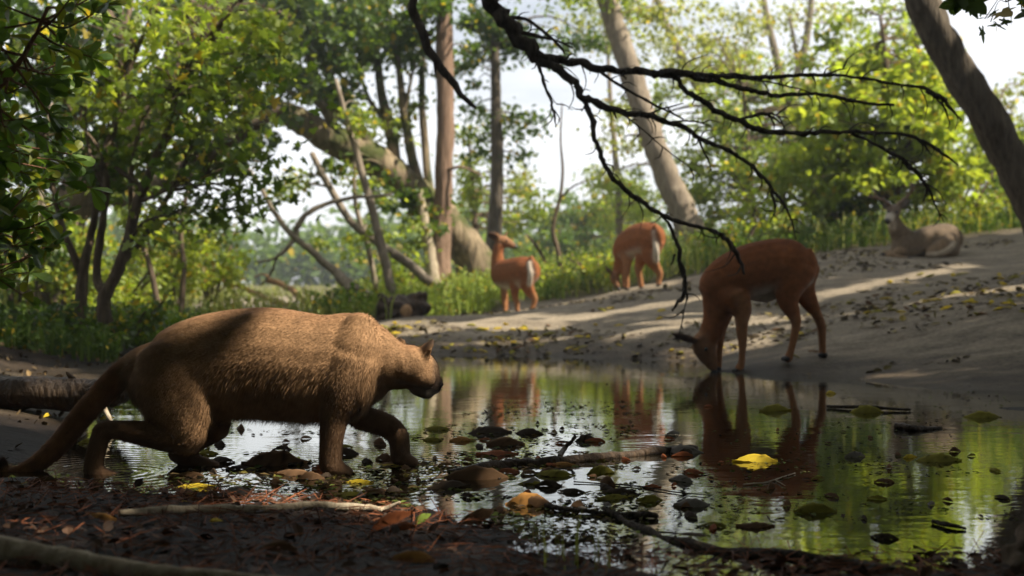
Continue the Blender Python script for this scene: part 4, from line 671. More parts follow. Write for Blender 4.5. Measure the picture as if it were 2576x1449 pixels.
# ---- deer
RED = dict(back=(.13, .042, .015), side=(.22, .08, .028), belly=(.48, .42, .34), leg=(.26, .12, .052), face=(.20, .10, .05), ear=(.07, .04, .025))
GREY = dict(back=(.085, .062, .042), side=(.165, .12, .078), belly=(.42, .34, .25), leg=(.22, .15, .09), face=(.14, .10, .07), ear=(.12, .10, .085))
def deer(name, label, d, chains, pal, lat, hooves, eyes, nose, group, antlers=None, voxel=.012, smooth=5, seed=1):
    s = F / d
    def cv(secs):
        out = []
        for q in secs:
            px, py, dy, r = q[:4]; p = P(px, py, d + dy); rl = q[4] if len(q) > 4 else r; out.append((p.x, p.y, p.z, rl / s, r / s))
        return out
    me, co, no, ch, ct, tg = fuse(name, [(c[0], cv(c[1])) + tuple(c[2:]) for c in chains], lat, voxel, smooth)
    c = np.tile(np.array(pal['side']), (len(co), 1)); up = np.clip((no[:, 2] - .1) / .8, 0, 1)[:, None]; c = c * (1 - up) + np.array(pal['back']) * up
    dn = (np.clip((-no[:, 2] - .35) / .4, 0, 1) * np.isin(ch, ['torso', 'udder']))[:, None]; c = c * (1 - dn) + np.array(pal['belly']) * dn
    c[np.isin(ch, ['leg'])] = pal['leg']; c[ch == 'inner'] = np.array(pal['belly']) * .8; c[ch == 'head'] = pal['face']; c[ch == 'ear'] = pal['ear']; c[ch == 'rump'] = pal['belly']; c[ch == 'tail'] = np.array(pal['side']) * .8; c[ch == 'udder'] = pal['belly']
    c[(ch == 'hind') & (ct < .4)] = pal['side']; c[(ch == 'hind') & (ct >= .4)] = pal['leg']
    if antlers: c[(ch == 'head') & (ct > .45)] = (.45, .40, .33)
    c[(ch == 'head') & (ct > .93)] = (.02, .015, .012); c[(ch == 'throat')] = pal['belly']
    c = blur_attr(me, c, 11); setcol(me, c)
    ctr = P(*(sum(np.array(h[:2], float) for h in hooves) / len(hooves)), d); org = Vector((ctr.x, d, gz(ctr.x, d)))
    me.transform(Matrix.Translation(-org)); o = link(name, me, M['coat'], None, org); tag(o, label, 'deer', group)
    for px, py, dy, r in hooves: blob('hoof', P(px, py - r * .35, d + dy), r / s, M['hoof'], o, org, (1.1, 1.1, .62))
    for px, py, dy, r in eyes: blob('eye', P(px, py, d + dy), r / s, M['eye'], o, org)
    for px, py, dy, r in nose: blob('nose', P(px, py, d + dy), r / s, M['nose'], o, org)
    for brs in antlers or []:
        mb = MB()
        for pts, rad in brs: mb.tube([P(px, py, d + dy) for px, py, dy in pts], [r / s for r in rad], 7, 4, .06)
        link('antler', mb.mesh('antler', org), M['antler'], o)
    return o
GD = 'deer on the sandy bank'
deer('deer', 'dark red deer bending its head down to drink at the water edge', 9.6, [
 ('torso', [(2026,676,0,48,36),(1998,673,0,68,46),(1960,672,0,73,52),(1920,676,0,72,53),(1880,687,0,71,51),(1845,700,0,66,45),(1815,722,0,60,38),(1800,742,0,50,30)]),
 ('neck', [(1815,728,0,54,34),(1806,770,0,40,26),(1797,805,0,30,22),(1786,838,0,28,20),(1776,856,0,26,19)]),
 ('head', [(1770,850,0,26,21),(1772,872,0,31,22),(1778,892,0,25,18),(1787,910,0,18,14),(1794,925,0,12,11),(1796,931,0,9,9)]),
 ('ear', [(1752,858,-.03,9,5),(1730,852,-.06,14,5),(1708,845,-.09,11,4),(1688,838,-.11,3,2)], (0, .6, .8)),
 ('ear', [(1772,852,.05,7,5),(1770,835,.09,12,5),(1773,818,.11,9,4),(1776,806,.12,3,2)]),
 ('shoulder', [(1840,700,-.06,40,18),(1846,745,-.08,42,18),(1862,780,-.08,26,14)]),
 ('leg', [(1850,740,-.09,36,18),(1866,780,-.09,26,14),(1866,812,-.09,17,12),(1866,838,-.09,14,11),(1868,858,-.09,12,10),(1867,890,-.09,8.5,8),(1865,915,-.09,9,9),(1860,926,-.09,11,10),(1857,932,-.09,10,10)]),
 ('leg', [(1835,740,.09,34,18),(1826,785,.09,22,14),(1815,830,.09,13,11),(1810,880,.09,9,8),(1806,922,.09,10,9)]),
 ('hind', [(2005,672,-.07,52,24),(1985,722,-.09,40,20),(1983,758,-.09,28,16),(1996,790,-.09,18,13),(2003,812,-.09,13,11),(1998,845,-.09,10,9),(1990,880,-.09,9,9),(1984,898,-.09,11,10),(1980,904,-.09,11,10)]),
 ('hind', [(2016,676,.07,48,24),(2018,722,.09,34,20),(2036,760,.09,23,15),(2054,790,.09,14,12),(2066,820,.09,12,10),(2068,850,.09,10,9),(2069,880,.09,9,9),(2070,892,.09,10,10)]),
 ('tail', [(2034,632,0,10,12),(2044,656,0,12,15),(2047,685,0,10,13),(2043,708,0,6,8)]),
 ('udder', [(1905,740,0,20,18),(1930,748,0,13,14),(1950,738,0,14,16)]),
 ], RED, (0, 1, 0), [(1853,936,-.09,11),(1804,930,.09,10),(1977,906,-.09,12),(2070,897,.09,12)], [(1776,878,-.062,5)], [(1796,933,0,9)], GD, voxel=.010)
lat1 = (.85, .53, 0)
deer('deer', 'red deer standing with head raised and turned to look behind it', 17.5, [
 ('torso', [(1336,682,-.30,32,26),(1322,684,-.2,39,33),(1300,688,0,41,32),(1278,690,.2,39,30),(1260,688,.34,35,25),(1250,682,.42,28,18)]),
 ('neck', [(1256,680,.38,28,20),(1252,658,.43,22,16),(1252,638,.44,18,14),(1256,618,.43,15,13)]),
 ('head', [(1256,608,.44,15,14),(1267,608,.43,16,14),(1279,612,.42,12,10),(1288,617,.41,9,8),(1293,620,.41,7,6.5)], (.35, -.93, 0)),
 ('ear', [(1256,600,.42,7,6),(1245,595,.40,13,6),(1229,588,.38,7,3)], (0, .7, .7)), ('ear', [(1268,600,.5,5,4),(1272,590,.53,7,3),(1276,583,.55,3,2)]),
 ('leg', [(1268,705,.30,22,14),(1268,730,.30,11,9),(1267,752,.30,7.5,7),(1270,775,.30,5,5),(1271,784,.30,6,6)]),
 ('leg', [(1262,700,.42,20,12),(1268,728,.38,10,8),(1273,752,.38,6,6),(1274,780,.38,5,5)]),
 ('hind', [(1306,692,-.12,34,18),(1296,722,-.12,16,13),(1296,745,-.12,10,9),(1300,762,-.12,7,7),(1301,778,-.12,6,6),(1303,786,-.12,7,7)]),
 ('hind', [(1328,688,-.25,36,20),(1326,718,-.28,22,15),(1336,738,-.28,14,11),(1345,752,-.28,9,8),(1342,768,-.28,6,6.5),(1339,778,-.28,7,7)]),
 ('tail', [(1336,648,-.36,6,6),(1345,668,-.44,7,7),(1346,690,-.46,5,6)]), ('rump', [(1332,662,-.42,6,6),(1335,690,-.46,8,7),(1332,716,-.42,6,6)])],
 RED, lat1, [(1271,788,.30,6),(1275,784,.38,5),(1303,789,-.12,7),(1339,781,-.28,7)], [(1274,606,.34,3)], [(1296,621,.41,5.5)], GD)
deer('deer', 'red deer grazing head down in the weeds at the top of the bank', 17.0, [
 ('torso', [(1650,602,-.28,36,26),(1634,600,-.15,41,32),(1606,604,.06,42,31),(1582,614,.22,39,28),(1566,628,.34,33,22),(1558,642,.40,26,16)]),
 ('neck', [(1564,640,.36,26,16),(1558,664,.42,18,12),(1552,684,.44,14,10)]),
 ('head', [(1547,690,.44,14,11),(1547,702,.42,13,11),(1552,715,.38,8,8),(1556,724,.35,6,6)]),
 ('ear', [(1541,690,.42,4,4),(1531,681,.40,7,3.5),(1523,671,.39,3,2)], (0, .7, .7)), ('ear', [(1549,680,.5,4,4),(1552,672,.54,6,3)]),
 ('leg', [(1578,640,.20,24,14),(1578,670,.18,12,9),(1576,695,.18,8,7),(1578,715,.18,6,6),(1577,725,.18,7,6)]), ('leg', [(1566,650,.36,20,12),(1570,680,.36,9,8),(1570,705,.36,6.5,6),(1571,722,.36,6,6)]),
 ('hind', [(1625,625,-.02,32,18),(1612,655,-.02,18,13),(1606,678,-.02,11,9),(1610,700,-.02,7.5,7),(1614,722,-.02,7,7)]),
 ('hind', [(1640,615,-.22,38,20),(1638,648,-.25,24,16),(1650,672,-.25,14,11),(1660,688,-.25,9,8),(1658,705,-.25,7,6.5),(1657,716,-.25,7,7)]),
 ('tail', [(1648,568,-.36,6,6),(1658,590,-.42,8,7),(1660,612,-.42,5,6)]), ('rump', [(1646,586,-.38,6,6),(1650,625,-.42,8,7),(1652,655,-.36,7,7)])],
 RED, (.8, .6, 0), [(1577,729,.18,7),(1571,726,.36,6),(1615,727,-.02,7),(1657,720,-.25,7)], [(1543,698,.36,3)], [(1557,727,.34,5)], GD)
deer('stag', 'grey brown antlered stag lying on the sand with legs folded', 16.8, [
 ('torso', [(2400,606,.12,32,26),(2380,600,.08,39,34),(2345,604,0,38,36),(2312,612,-.1,35,34),(2285,616,-.18,32,30),(2264,612,-.24,30,24)]),
 ('neck', [(2282,606,-.16,30,24),(2262,586,-.24,25,20),(2252,566,-.28,20,16),(2248,550,-.28,16,13)]),
 ('head', [(2254,528,-.24,14,14),(2247,534,-.30,17,16),(2241,543,-.36,12,12),(2236,551,-.42,9.5,10),(2233,557,-.45,8,8.5)], (.9, -.4, 0)),
 ('throat', [(2246,556,-.32,9,8),(2244,575,-.36,9,8)]),
 ('ear', [(2262,522,-.20,5,5),(2274,514,-.20,11,5),(2288,503,-.20,5,3)], (0, .9, .4)), ('ear', [(2236,524,-.24,4,5),(2226,520,-.26,8,4),(2219,514,-.26,3,3)], (0, .9, .4)),
 ('leg', [(2272,628,-.28,16,13),(2250,637,-.40,9,9),(2236,642,-.44,8,8),(2258,647,-.50,6.5,6.5),(2282,650,-.50,6,6)]), ('leg', [(2270,628,-.1,16,13),(2246,634,-.15,9,9),(2224,640,-.2,6.5,6.5)]),
 ('hind', [(2395,612,-.02,34,20),(2376,622,-.20,28,20),(2345,634,-.30,16,14),(2338,640,-.34,10,10)]), ('inner', [(2332,642,-.36,7,8),(2362,640,-.40,7,7),(2390,626,-.36,7,7),(2402,610,-.28,5,5)])],
 GREY, (-.25, .97, 0), [(2286,651,-.50,7),(2222,641,-.2,6)], [(2256,534,-.40,3.4),(2236,533,-.40,3)], [(2231,555,-.50,6)], GD,
 [[([(2242,520,-.26),(2228,508,-.3),(2205,498,-.38),(2180,494,-.45)], [5,4,3.4,1.5]), ([(2206,498,-.38),(2200,484,-.36),(2199,470,-.34)], [3,2,1]), ([(2222,505,-.32),(2226,492,-.32)], [3,1]), ([(2190,495,-.42),(2184,484,-.42)], [2.5,1])],
  [([(2254,518,-.22),(2272,503,-.2),(2290,486,-.24),(2296,462,-.34)], [5,4,3.4,1.5]), ([(2282,494,-.2),(2280,476,-.2)], [3,1]), ([(2291,484,-.24),(2304,472,-.2)], [2.6,1])]])
# ---------------------------------------------------------------- wood on the ground and in the water
def on_ground(px, py, d0=6, d1=24):
    d = np.linspace(d0, d1, 240); x = (px - W2) / F * d; zr = CAMZ - (py - H2) / F * d; g_ = ground(x, d); k = np.argmax(zr < g_ + .01); return d[k] if zr[k] < g_[k] + .01 else None
def G_(px, py):
    d = on_ground(px, py, 1.8, 6); return (px, py, (d or 3.4) * .975)
def Wp(px, py, z=.0): return (px, py, DW(py, z))
def wd(name, label, paths, mt, cat='stick', group=None, **k): return wood(name, label, paths, mt, cat, group, **k)
lg = wd('log', 'thick dark fallen log lying on the shore behind the puma tail', [([(-160,990,5.95),(-40,988,5.9),(80,988,5.88),(200,992,5.85),(280,990,5.8),(318,982,5.78),(332,976,5.77)], [46,43,42,41,34,22,7])], 'wet_wood', 'log', knob=.05, wig=.03, sides=16, sub=7)
for pts, r_ in [([(250,1008,5.75),(262,1030,5.7),(282,1066,5.62)],[8,7,5]), ([(190,960,5.85),(175,945,5.84),(168,935,5.84)],[8,6,3]), ([(290,975,5.8),(312,955,5.75),(318,948,5.74)],[9,7,3])]:
    mb = MB(); mb.tube([P(*q) for q in pts], [r * q[2] / F for r, q in zip(r_, pts)], 8, 5, .08, .1); link('broken_limb', mb.mesh('broken_limb', lg.location), M['pale_wood'] if pts[0][0] == 250 else M['wet_wood'], lg)
wd('sunken_branch', 'long wet branch lying across the middle of the pond', [([Wp(1130,1190,-.002), Wp(1200,1176,.004), Wp(1274,1166,.006), Wp(1345,1162,.008), Wp(1411,1159,.008), Wp(1496,1151,.009), Wp(1600,1141,.008), Wp(1690,1133,.006), Wp(1748,1129,-.002)], [8,10,11,11,13,11,11,11,10])], 'wet_wood', 'branch', knob=.10, wig=.12, sides=10)
wd('twig', 'short upright twig with a pointed tip rising from the wet branch', [([Wp(1408,1150,.01), (1420,1128,DW(1148)), (1436,1112,DW(1148)), (1446,1100,DW(1148)), (1445,1092,DW(1148))], [7,6,5,4,2]), ([(1436,1112,DW(1148)), (1400,1108,DW(1148))], [2,1])], 'wet_wood', 'twig')
wd('stick', 'thin dark stick floating in front of the orange leaf', [([Wp(1372,1272,.01), Wp(1440,1283,.008), Wp(1530,1291,.006), Wp(1620,1296,.004)], [7,6,6,4])], 'dead_wood')
wd('bough', 'heavy black bough rising out of the near water towards its pointed tip', [([(1517,1276,3.55),(1545,1296,3.5),(1580,1318,3.42),(1630,1344,3.3),(1715,1371,3.15),(1810,1386,3.05),(1930,1396,2.95),(2080,1412,2.85),(2300,1445,2.75)], [3,8,11,13,15,17,18,19,20]), ([(1560,1300,3.5),(1600,1296,3.5),(1655,1300,3.48)],[9,11,6]), ([(1630,1344,3.3),(1760,1352,3.25),(1880,1378,3.2)],[9,9,5])], 'dead_wood', 'bough', sides=10)
wd('stick', 'straight pale stick lying along the edge of the near shore', [([G_(300,1291), G_(430,1286), G_(600,1280), G_(760,1277), G_(900,1277), G_(962,1279), (1006,1262,3.5)], [9,11,11,11,11,8,3])], 'pale_wood')
wd('stick', 'thick blurred pale branch lying nearest to the lens', [([G_(-120,1365), G_(0,1385), G_(150,1408), G_(300,1432), G_(450,1448), G_(600,1458), G_(760,1466)], [44,36,32,26,22,18,12])], 'pale_wood', 'branch', sides=12, knob=.05, wig=.06)
wd('twig', 'hair thin curved twig floating past the rust red leaf', [([Wp(1443,1212,.004), Wp(1520,1216,.004), Wp(1611,1224,.004), Wp(1700,1238,.004), Wp(1785,1246,.004)], [1.5,2,2,1.5,1])], 'dead_wood', 'twig')
wd('twig', 'small forked twig floating on the reflection of the drinking deer', [([Wp(1870,1219,.004), Wp(1930,1212,.004), Wp(2000,1190,.004)], [2,2,1.5]), ([Wp(1950,1207,.004), Wp(1975,1222,.004)], [1.5,1])], 'pale_wood', 'twig')
wd('stick', 'short dark stick in the shallows below the stag', [([Wp(2080,1022,.01), Wp(2180,1026,.012), Wp(2290,1030,.01)], [4,5,3])], 'dead_wood')
wd('stick', 'short broken pale stick afloat in the shallows beside the reflected stag', [([Wp(2253,1072,.012), Wp(2300,1078,.01), Wp(2370,1075,.006)], [9,8,3])], 'wet_wood')
wd('stick', 'small dark chip of bark floating near the bottom edge', [([Wp(2345,1312,.006), Wp(2385,1320,.008), Wp(2430,1330,.004)], [5,7,3])], 'dead_wood')
wd('stick', 'dark blurred stick poking up from the near shore litter', [([(1420,1372,2.9),(1460,1360,2.9),(1485,1345,2.9)], [7,6,2])], 'dead_wood')
wd('fallen_branch', 'orange brown fallen branch lying on the bright clearing beyond the puma back', [([(670,702,23),(705,715,23),(740,735,22.8),(775,765,22.5),(805,800,22)], [8,8,8,7,5]), ([(560,705,22.5),(610,722,22.5),(660,745,22.4),(715,765,22.2),(770,785,22)], [5,6,6,7,6]), ([(680,700,23),(660,690,23),(640,697,23)], [4,3,2]), ([(740,770,22.2),(760,800,22),(770,815,21.8)], [6,5,4])], 'orange_wood', 'branch')
wd('fallen_branch', 'thin grey branch propped on the clearing next to the orange one', [([(765,735,22),(790,765,21.8),(812,795,21.6)], [4,4,3])], 'bark_grey', 'branch')
# root stump
def lump(name, label, chains, d, mt, voxel, amp, freq, cat):
    ch = [(c, [(*P(q[0], q[1], d + q[2]), q[3] * d / F, q[3] * d / F) for q in s_]) for c, s_ in chains]
    me, co, no, a, b_, c_ = fuse(name, ch, (0, 1, 0), voxel, 2)
    dsp = amp * (np.sin(co[:, 0] * freq + 2 * np.sin(co[:, 2] * freq * 1.3)) + np.sin(co[:, 2] * freq * 1.7 + co[:, 1] * freq) + .7 * np.sin(co[:, 1] * freq * 2.3 + co[:, 0] * freq * 2.9))
    co = co + no * dsp[:, None]; o_ = P(*chains[0][1][0][:2], d); me.vertices.foreach_set('co', (co - np.array(list(o_))).astype(np.float32).ravel()); me.update()
    return tag(link(name, me, M[mt], None, o_), label, cat)
stp = lump('root_stump', 'dark uprooted stump with a pale broken patch at the edge of the sand', [('s', [(965,800,0,26),(995,785,0,36),(1030,780,0,36),(1058,768,0,24)]), ('s', [(975,785,0,22),(962,760,0,16),(958,742,0,8)]), ('s', [(1030,770,0,24),(1048,750,0,18),(1066,748,0,12)]), ('s', [(1062,750,0,14),(1068,770,-.05,12),(1064,785,-.05,8)]), ('s', [(960,800,0,18),(935,808,0,12),(905,815,0,6)]), ('s', [(1000,765,0,20),(1012,748,.05,10),(1016,738,.05,4)])], 15.3, 'wet_wood', .02, .014, 21, 'stump')
blob('broken_patch', P(1022, 783, 15.12), .075, M['orange_wood'], stp, stp.location, (1, .5, 1.15))
lump('mossy_stump', 'dark mossy stump cut off by the lower corner of the view', [('s', [(2680,1560,0,150),(2660,1440,0,125),(2650,1370,0,92),(2640,1340,0,60)]), ('s', [(2620,1400,-.02,80),(2580,1440,-.05,60),(2550,1500,-.05,50)])], 2.75, 'bark_brown', .012, .006, 60, 'stump')
# ---------------------------------------------------------------- leaves on the water
LCOL = dict(yellow=(.46,.34,.03), olive=(.20,.18,.03), orange=(.34,.17,.05), brown=(.13,.075,.04), dark=(.055,.04,.028), rust=(.26,.085,.035), grey=(.20,.18,.16), green=(.13,.18,.03))
def leaf_mesh(colr, arch=.22, fold=.35, twist=0., wide=.21, seed=0, edge=None):
    r = np.random.default_rng(seed); nt2, ns2 = 13, 7; V, c = [], []
    arch *= .72; wide *= .8; base = np.array(LCOL[colr]); sk = r.uniform(-.12, .12); curl = False; ex = r.choice([1.1, 1.5, 2.0]); lift = 0
    for a in range(nt2):
        t_ = a / (nt2 - 1); w_ = wide * math.sin(math.pi * t_ ** .85) * (1 + .05 * r.normal()) + .004
        for b in range(ns2):
            s_ = b / (ns2 - 1) * 2 - 1; y = s_ * w_; z_ = (arch * 4 * t_ * (1 - t_) * (1 - .15 * abs(s_)) if curl and s_ > 0 else arch * 4 * t_ * (1 - t_) * (1 - abs(s_) ** ex) + lift * (2 * t_ - 1) ** 4) + fold * .12 * (1 - abs(s_)) * math.sin(math.pi * t_) + .012 * r.normal() + twist * s_ * (t_ - .5) * .14
            V.append((t_ - .5 + .015 * r.normal(), y + sk * math.sin(t_ * 3), z_)); k = 1.25 if b == ns2 // 2 else r.uniform(.8, 1.1); cc = base * k
            if r.random() < .06: cc = base * .4
            if edge and abs(s_) > .6: cc = np.array(LCOL[edge]) * k
            c.append(cc)
    i = np.arange(nt2 - 1)[:, None] * ns2; j = np.arange(ns2 - 1)[None]; q = np.stack([i + j, i + j + 1, i + ns2 + j + 1, i + ns2 + j], -1).reshape(-1, 4)
    V = np.array(V); V[:, 2] -= .02; n0 = len(V); e = np.linspace(0, 1, 4)[:, None]
    st = V[ns2 // 2] + np.array([-.16, .02, .03]) * e; V = np.vstack([V, st + [0, .008, 0], st - [0, .008, 0]]); c += [base * .7] * 8
    q = np.vstack([q, [[n0 + k, n0 + k + 1, n0 + 5 + k, n0 + 4 + k] for k in range(3)]])
    return np_mesh('leaf', V, [q], np.array(c))
def put_leaf(me, px, py, length, rot, label, group=None, z=.004, tilt=0., roll=0., name='floating_leaf', d=None):
    o = bpy.data.objects.new(name, me); C.objects.link(o)
    if not me.materials: me.materials.append(M['leaf_dead'])
    d = DW(py, z) if d is None else d; p = P(px, py, d); o.location = p; s_ = length * d / F; o.scale = (s_, s_, s_); o.rotation_euler = (roll, tilt, rot); return tag(o, label, 'leaf', group)
NEAR = [
 (495,1224,92,'yellow',.15,.2,'bright yellow leaf floating below the puma belly'),
 (440,1263,86,'yellow',-.1,.12,'flat yellow leaf half under the edge of the near shore'),
 (905,1212,74,'yellow',-.15,.12,'small yellow leaf afloat in front of the puma forepaws'),
 (882,1243,96,'olive',-.1,.16,'olive leaf afloat just before the pale stick'),
 (1900,1160,114,'yellow',.05,.25,'large arched yellow leaf floating on the reflection of the drinking deer'),
 (2360,1158,120,'olive',0,.2,'long arched olive leaf floating beyond the reflected stag'),
 (1950,1032,84,'olive',.1,.25,'arched olive leaf floating between the reflected deer legs'),
 (2180,1036,86,'olive',-.05,.22,'olive leaf stranded among wet leaves below the stag'),
 (2470,1048,96,'olive',0,.2,'dull olive leaf lying in the shallows at the edge of view'),
 (2478,964,44,'yellow',-.3,.3,'yellow leaf standing on the dark wet sand'),
 (2090,990,34,'yellow',.5,.3,'small yellow leaf at the waterline by the hind hooves'),
 (1010,1166,124,'brown',.05,.08,'long brown leaf with yellow edge lying by the reaching paw'),
 (1395,1194,100,'olive',-.1,.28,'folded olive leaf nearest to the wet branch'),
 (1512,1190,76,'olive',.35,.35,'bent olive leaf standing up on the white reflection'),
 (1335,1216,64,'olive',0,.2,'dull green leaf afloat next to the folded olive one'),
 (1330,1268,116,'orange',-.1,.3,'orange brown curled leaf resting on the thin dark stick'),
 (1332,1090,72,'dark',-.25,.4,'black pointed leaf standing like a tent on the bright water'),
 (1232,1088,112,'dark',.15,.22,'broad black leaf floating before the reflected standing deer'),
 (1272,1118,100,'brown',.1,.3,'dark brown leaf leaning against two black leaves'),
 (1352,1066,24,'dark',1.2,.5,'tiny black leaf standing upright beyond the black leaves'),
 (1413,1080,24,'dark',.9,.5,'tiny pointed leaf standing beside the twig'),
 (1475,1108,60,'dark',.3,.35,'crumpled black leaf just right of the upright twig'),
 (690,1166,165,'brown',.1,.22,'wide dark brown leaf under the puma belly'),
 (860,1142,84,'dark',.2,.35,'black curled leaf between the puma forelegs'),
 (740,1192,110,'brown',-.3,.2,'brown leaf floating below the wide dark brown one'),
 (1440,1236,78,'dark',-.2,.15,'black strap of leaf on the white sky reflection'),
 (1560,1240,100,'dark',-.35,.2,'dark narrow leaf pointing at the black bough'),
 (1545,1253,90,'olive',.3,.15,'olive leaf crossing beneath the dark narrow one'),
 (1640,1224,48,'rust',0,.2,'rust red leaf floating in the reflected pale trunk'),
 (1632,1258,74,'olive',.35,.25,'olive leaf with orange tint beside the black bough'),
 (1200,1200,165,'brown',.05,.3,'big brown leaf floating over the end of the wet branch'),
 (1130,1226,110,'dark',.2,.25,'black leaf edge up beside the big brown leaf'),
 (1418,1168,62,'orange',-.2,.2,'small orange leaf tucked against the wet branch'),
 (1250,1142,110,'rust',.1,.12,'flat rust brown leaf behind the wet branch'),
 (1720,1136,96,'grey',-.15,.25,'pale translucent leaf at the far end of the wet branch'),
 (1740,1270,96,'grey',.1,.3,'grey crumpled leaf afloat beside the black bough'),
 (1900,1322,100,'brown',.1,.25,'blurred brown leaf near the bottom edge of the water'),
 (2050,1286,110,'olive',0,.2,'dull leaf with shining edge under the reflected deer back'),
 (2225,1352,70,'dark',-.4,.3,'dark leaf with a brown tip close to the near shore'),
 (2150,1148,60,'grey',.3,.3,'small grey leaf beside the reflected deer rump'),
 (2290,1150,50,'yellow',.5,.2,'slim yellow leaf next to the long arched olive one'),
 (1100,1080,70,'olive',-.2,.15,'greenish leaf afloat under the puma chin'),
 (1160,1108,60,'orange',.2,.2,'little orange leaf in front of the reflected reddish trunk'),
 (590,1240,90,'grey',.4,.3,'grey withered leaf floating right of the bright yellow one'),
 (560,1160,70,'dark',-.2,.3,'black leaf at the puma far hind paw'),
 (270,1052,46,'yellow',1.0,.3,'yellow leaf propped under the fallen log'),
 (110,1078,60,'olive',.1,.1,'olive leaf on the sand before the fallen log'),
 (120,1046,30,'yellow',1.2,.4,'little yellow leaf hanging on the side of the fallen log'),
 (225,1112,60,'olive',.7,.3,'olive leaf beside the puma hind foot'),
]
for k, (px, py, ln_, cl_, rot, arch, lab) in enumerate(NEAR):
    put_leaf(leaf_mesh(cl_, arch * rng.uniform(.6, 1.0), rng.uniform(.1, .6), rng.uniform(-1, 1), rng.uniform(.19, .27), k, 'yellow' if 'yellow edge' in lab else None), px, py, ln_, rot, lab, None, z=.003, tilt=rng.uniform(-.03, .03), roll=rng.uniform(-.04, .06), d=5.8 if px < 280 and py < 1060 and py > 1044 else None)
SHORE = [(985,1312,120,'rust',.3,.2,'rust brown leaf lying on the near shore by the stick tip',3.4), (1066,1306,64,'green',1.0,.2,'yellow green leaf standing at the tip of the pale stick',3.4), (1036,1406,118,'orange',.3,.3,'blurred orange leaf on the dark soil at the bottom',2.75), (1195,1300,110,'brown',.5,.25,'brown pointed leaf slanting over the near waterline',3.4), (700,1380,110,'brown',-.4,.2,'brown leaf on the dark soil near the blurred branch',2.8), (1010,1330,80,'rust',-.3,.25,'curled rust leaf just below the rust brown one',3.25), (545,1310,44,'yellow',.9,.2,'small dull yellow leaf on the soil beneath the pale stick',3.3), (260,1300,70,'orange',.4,.1,'tawny leaf flat on the needles at the near shore',3.2)]
for k, (px, py, ln_, cl_, rot, arch, lab, d) in enumerate(SHORE):
    o = put_leaf(leaf_mesh(cl_, arch, .4, .5, .25, 100 + k), px, py, ln_, rot, lab, None, tilt=rng.uniform(-.4, .4), roll=rng.uniform(-.3, .5), d=G_(px, py)[2], name='fallen_leaf')
def strew(n, meshes, pxr, pyr, ln, label, group, keep=None, name='floating_leaf'):
    for _ in range(n):
        px, py = rng.uniform(*pxr), rng.uniform(*pyr)
        if keep and not keep(px, py): continue
        d = DW(py, .003); x = (px - W2) / F * d
        if gz(x, d) > -.01: continue
        put_leaf(meshes[rng.integers(len(meshes))], px, py, rng.uniform(*ln) / 700 * F / d, rng.uniform(-3.14, 3.14), label, group, tilt=rng.uniform(-.03, .03), roll=rng.uniform(-.04, .04), name=name)
mdk = [leaf_mesh(c, a, .4, .6, .22, 200 + k) for k, (c, a) in enumerate([('dark',.25),('brown',.2),('brown',.3),('dark',.15),('olive',.15),('grey',.2),('rust',.2)])]
strew(90, mdk, (480, 1750), (1075, 1300), (22, 70), 'small dull leaf floating among the larger leaves before the puma', 'small leaves afloat before the puma')
strew(26, mdk, (1750, 2576), (1010, 1330), (18, 48), 'small dull leaf floating on the green reflection below the drinking deer', 'small leaves afloat below the drinking deer')
# yellow leaves on the sand
my = [leaf_mesh(c, a, .3, .6, .26, 300 + k) for k, (c, a) in enumerate([('yellow',.1),('olive',.2),('olive',.12),('yellow',.16),('brown',.15)])]
def strew_sand(n, pxr, pyr, ln, label, group):
    for _ in range(n):
        px, py = rng.uniform(*pxr), rng.uniform(*pyr); d = on_ground(px, py)
        if d is None: continue
        x = (px - W2) / F * d; o = put_leaf(my[rng.integers(5)], px, py, ln, rng.uniform(-3, 3), label, group, d=d, tilt=rng.uniform(-.4, .4), roll=rng.uniform(-.4, .4), name='fallen_leaf'); s_ = rng.uniform(.09, .16); o.scale = (s_, s_, s_); o.location.z = gz(x, d) + .015
strew_sand(72, (960, 1480), (815, 888), 20, 'yellow leaf strewn on the sand between the puma head and the stump', 'yellow leaves on the sand beyond the puma')
strew_sand(50, (2180, 2576), (690, 800), 24, 'yellow leaf strewn on the slope below the lying stag', 'yellow leaves on the slope below the stag')
strew_sand(26, (1480, 2180), (740, 900), 20, 'yellow leaf on the bare sand round the drinking deer', 'yellow leaves on the sand round the drinking deer')
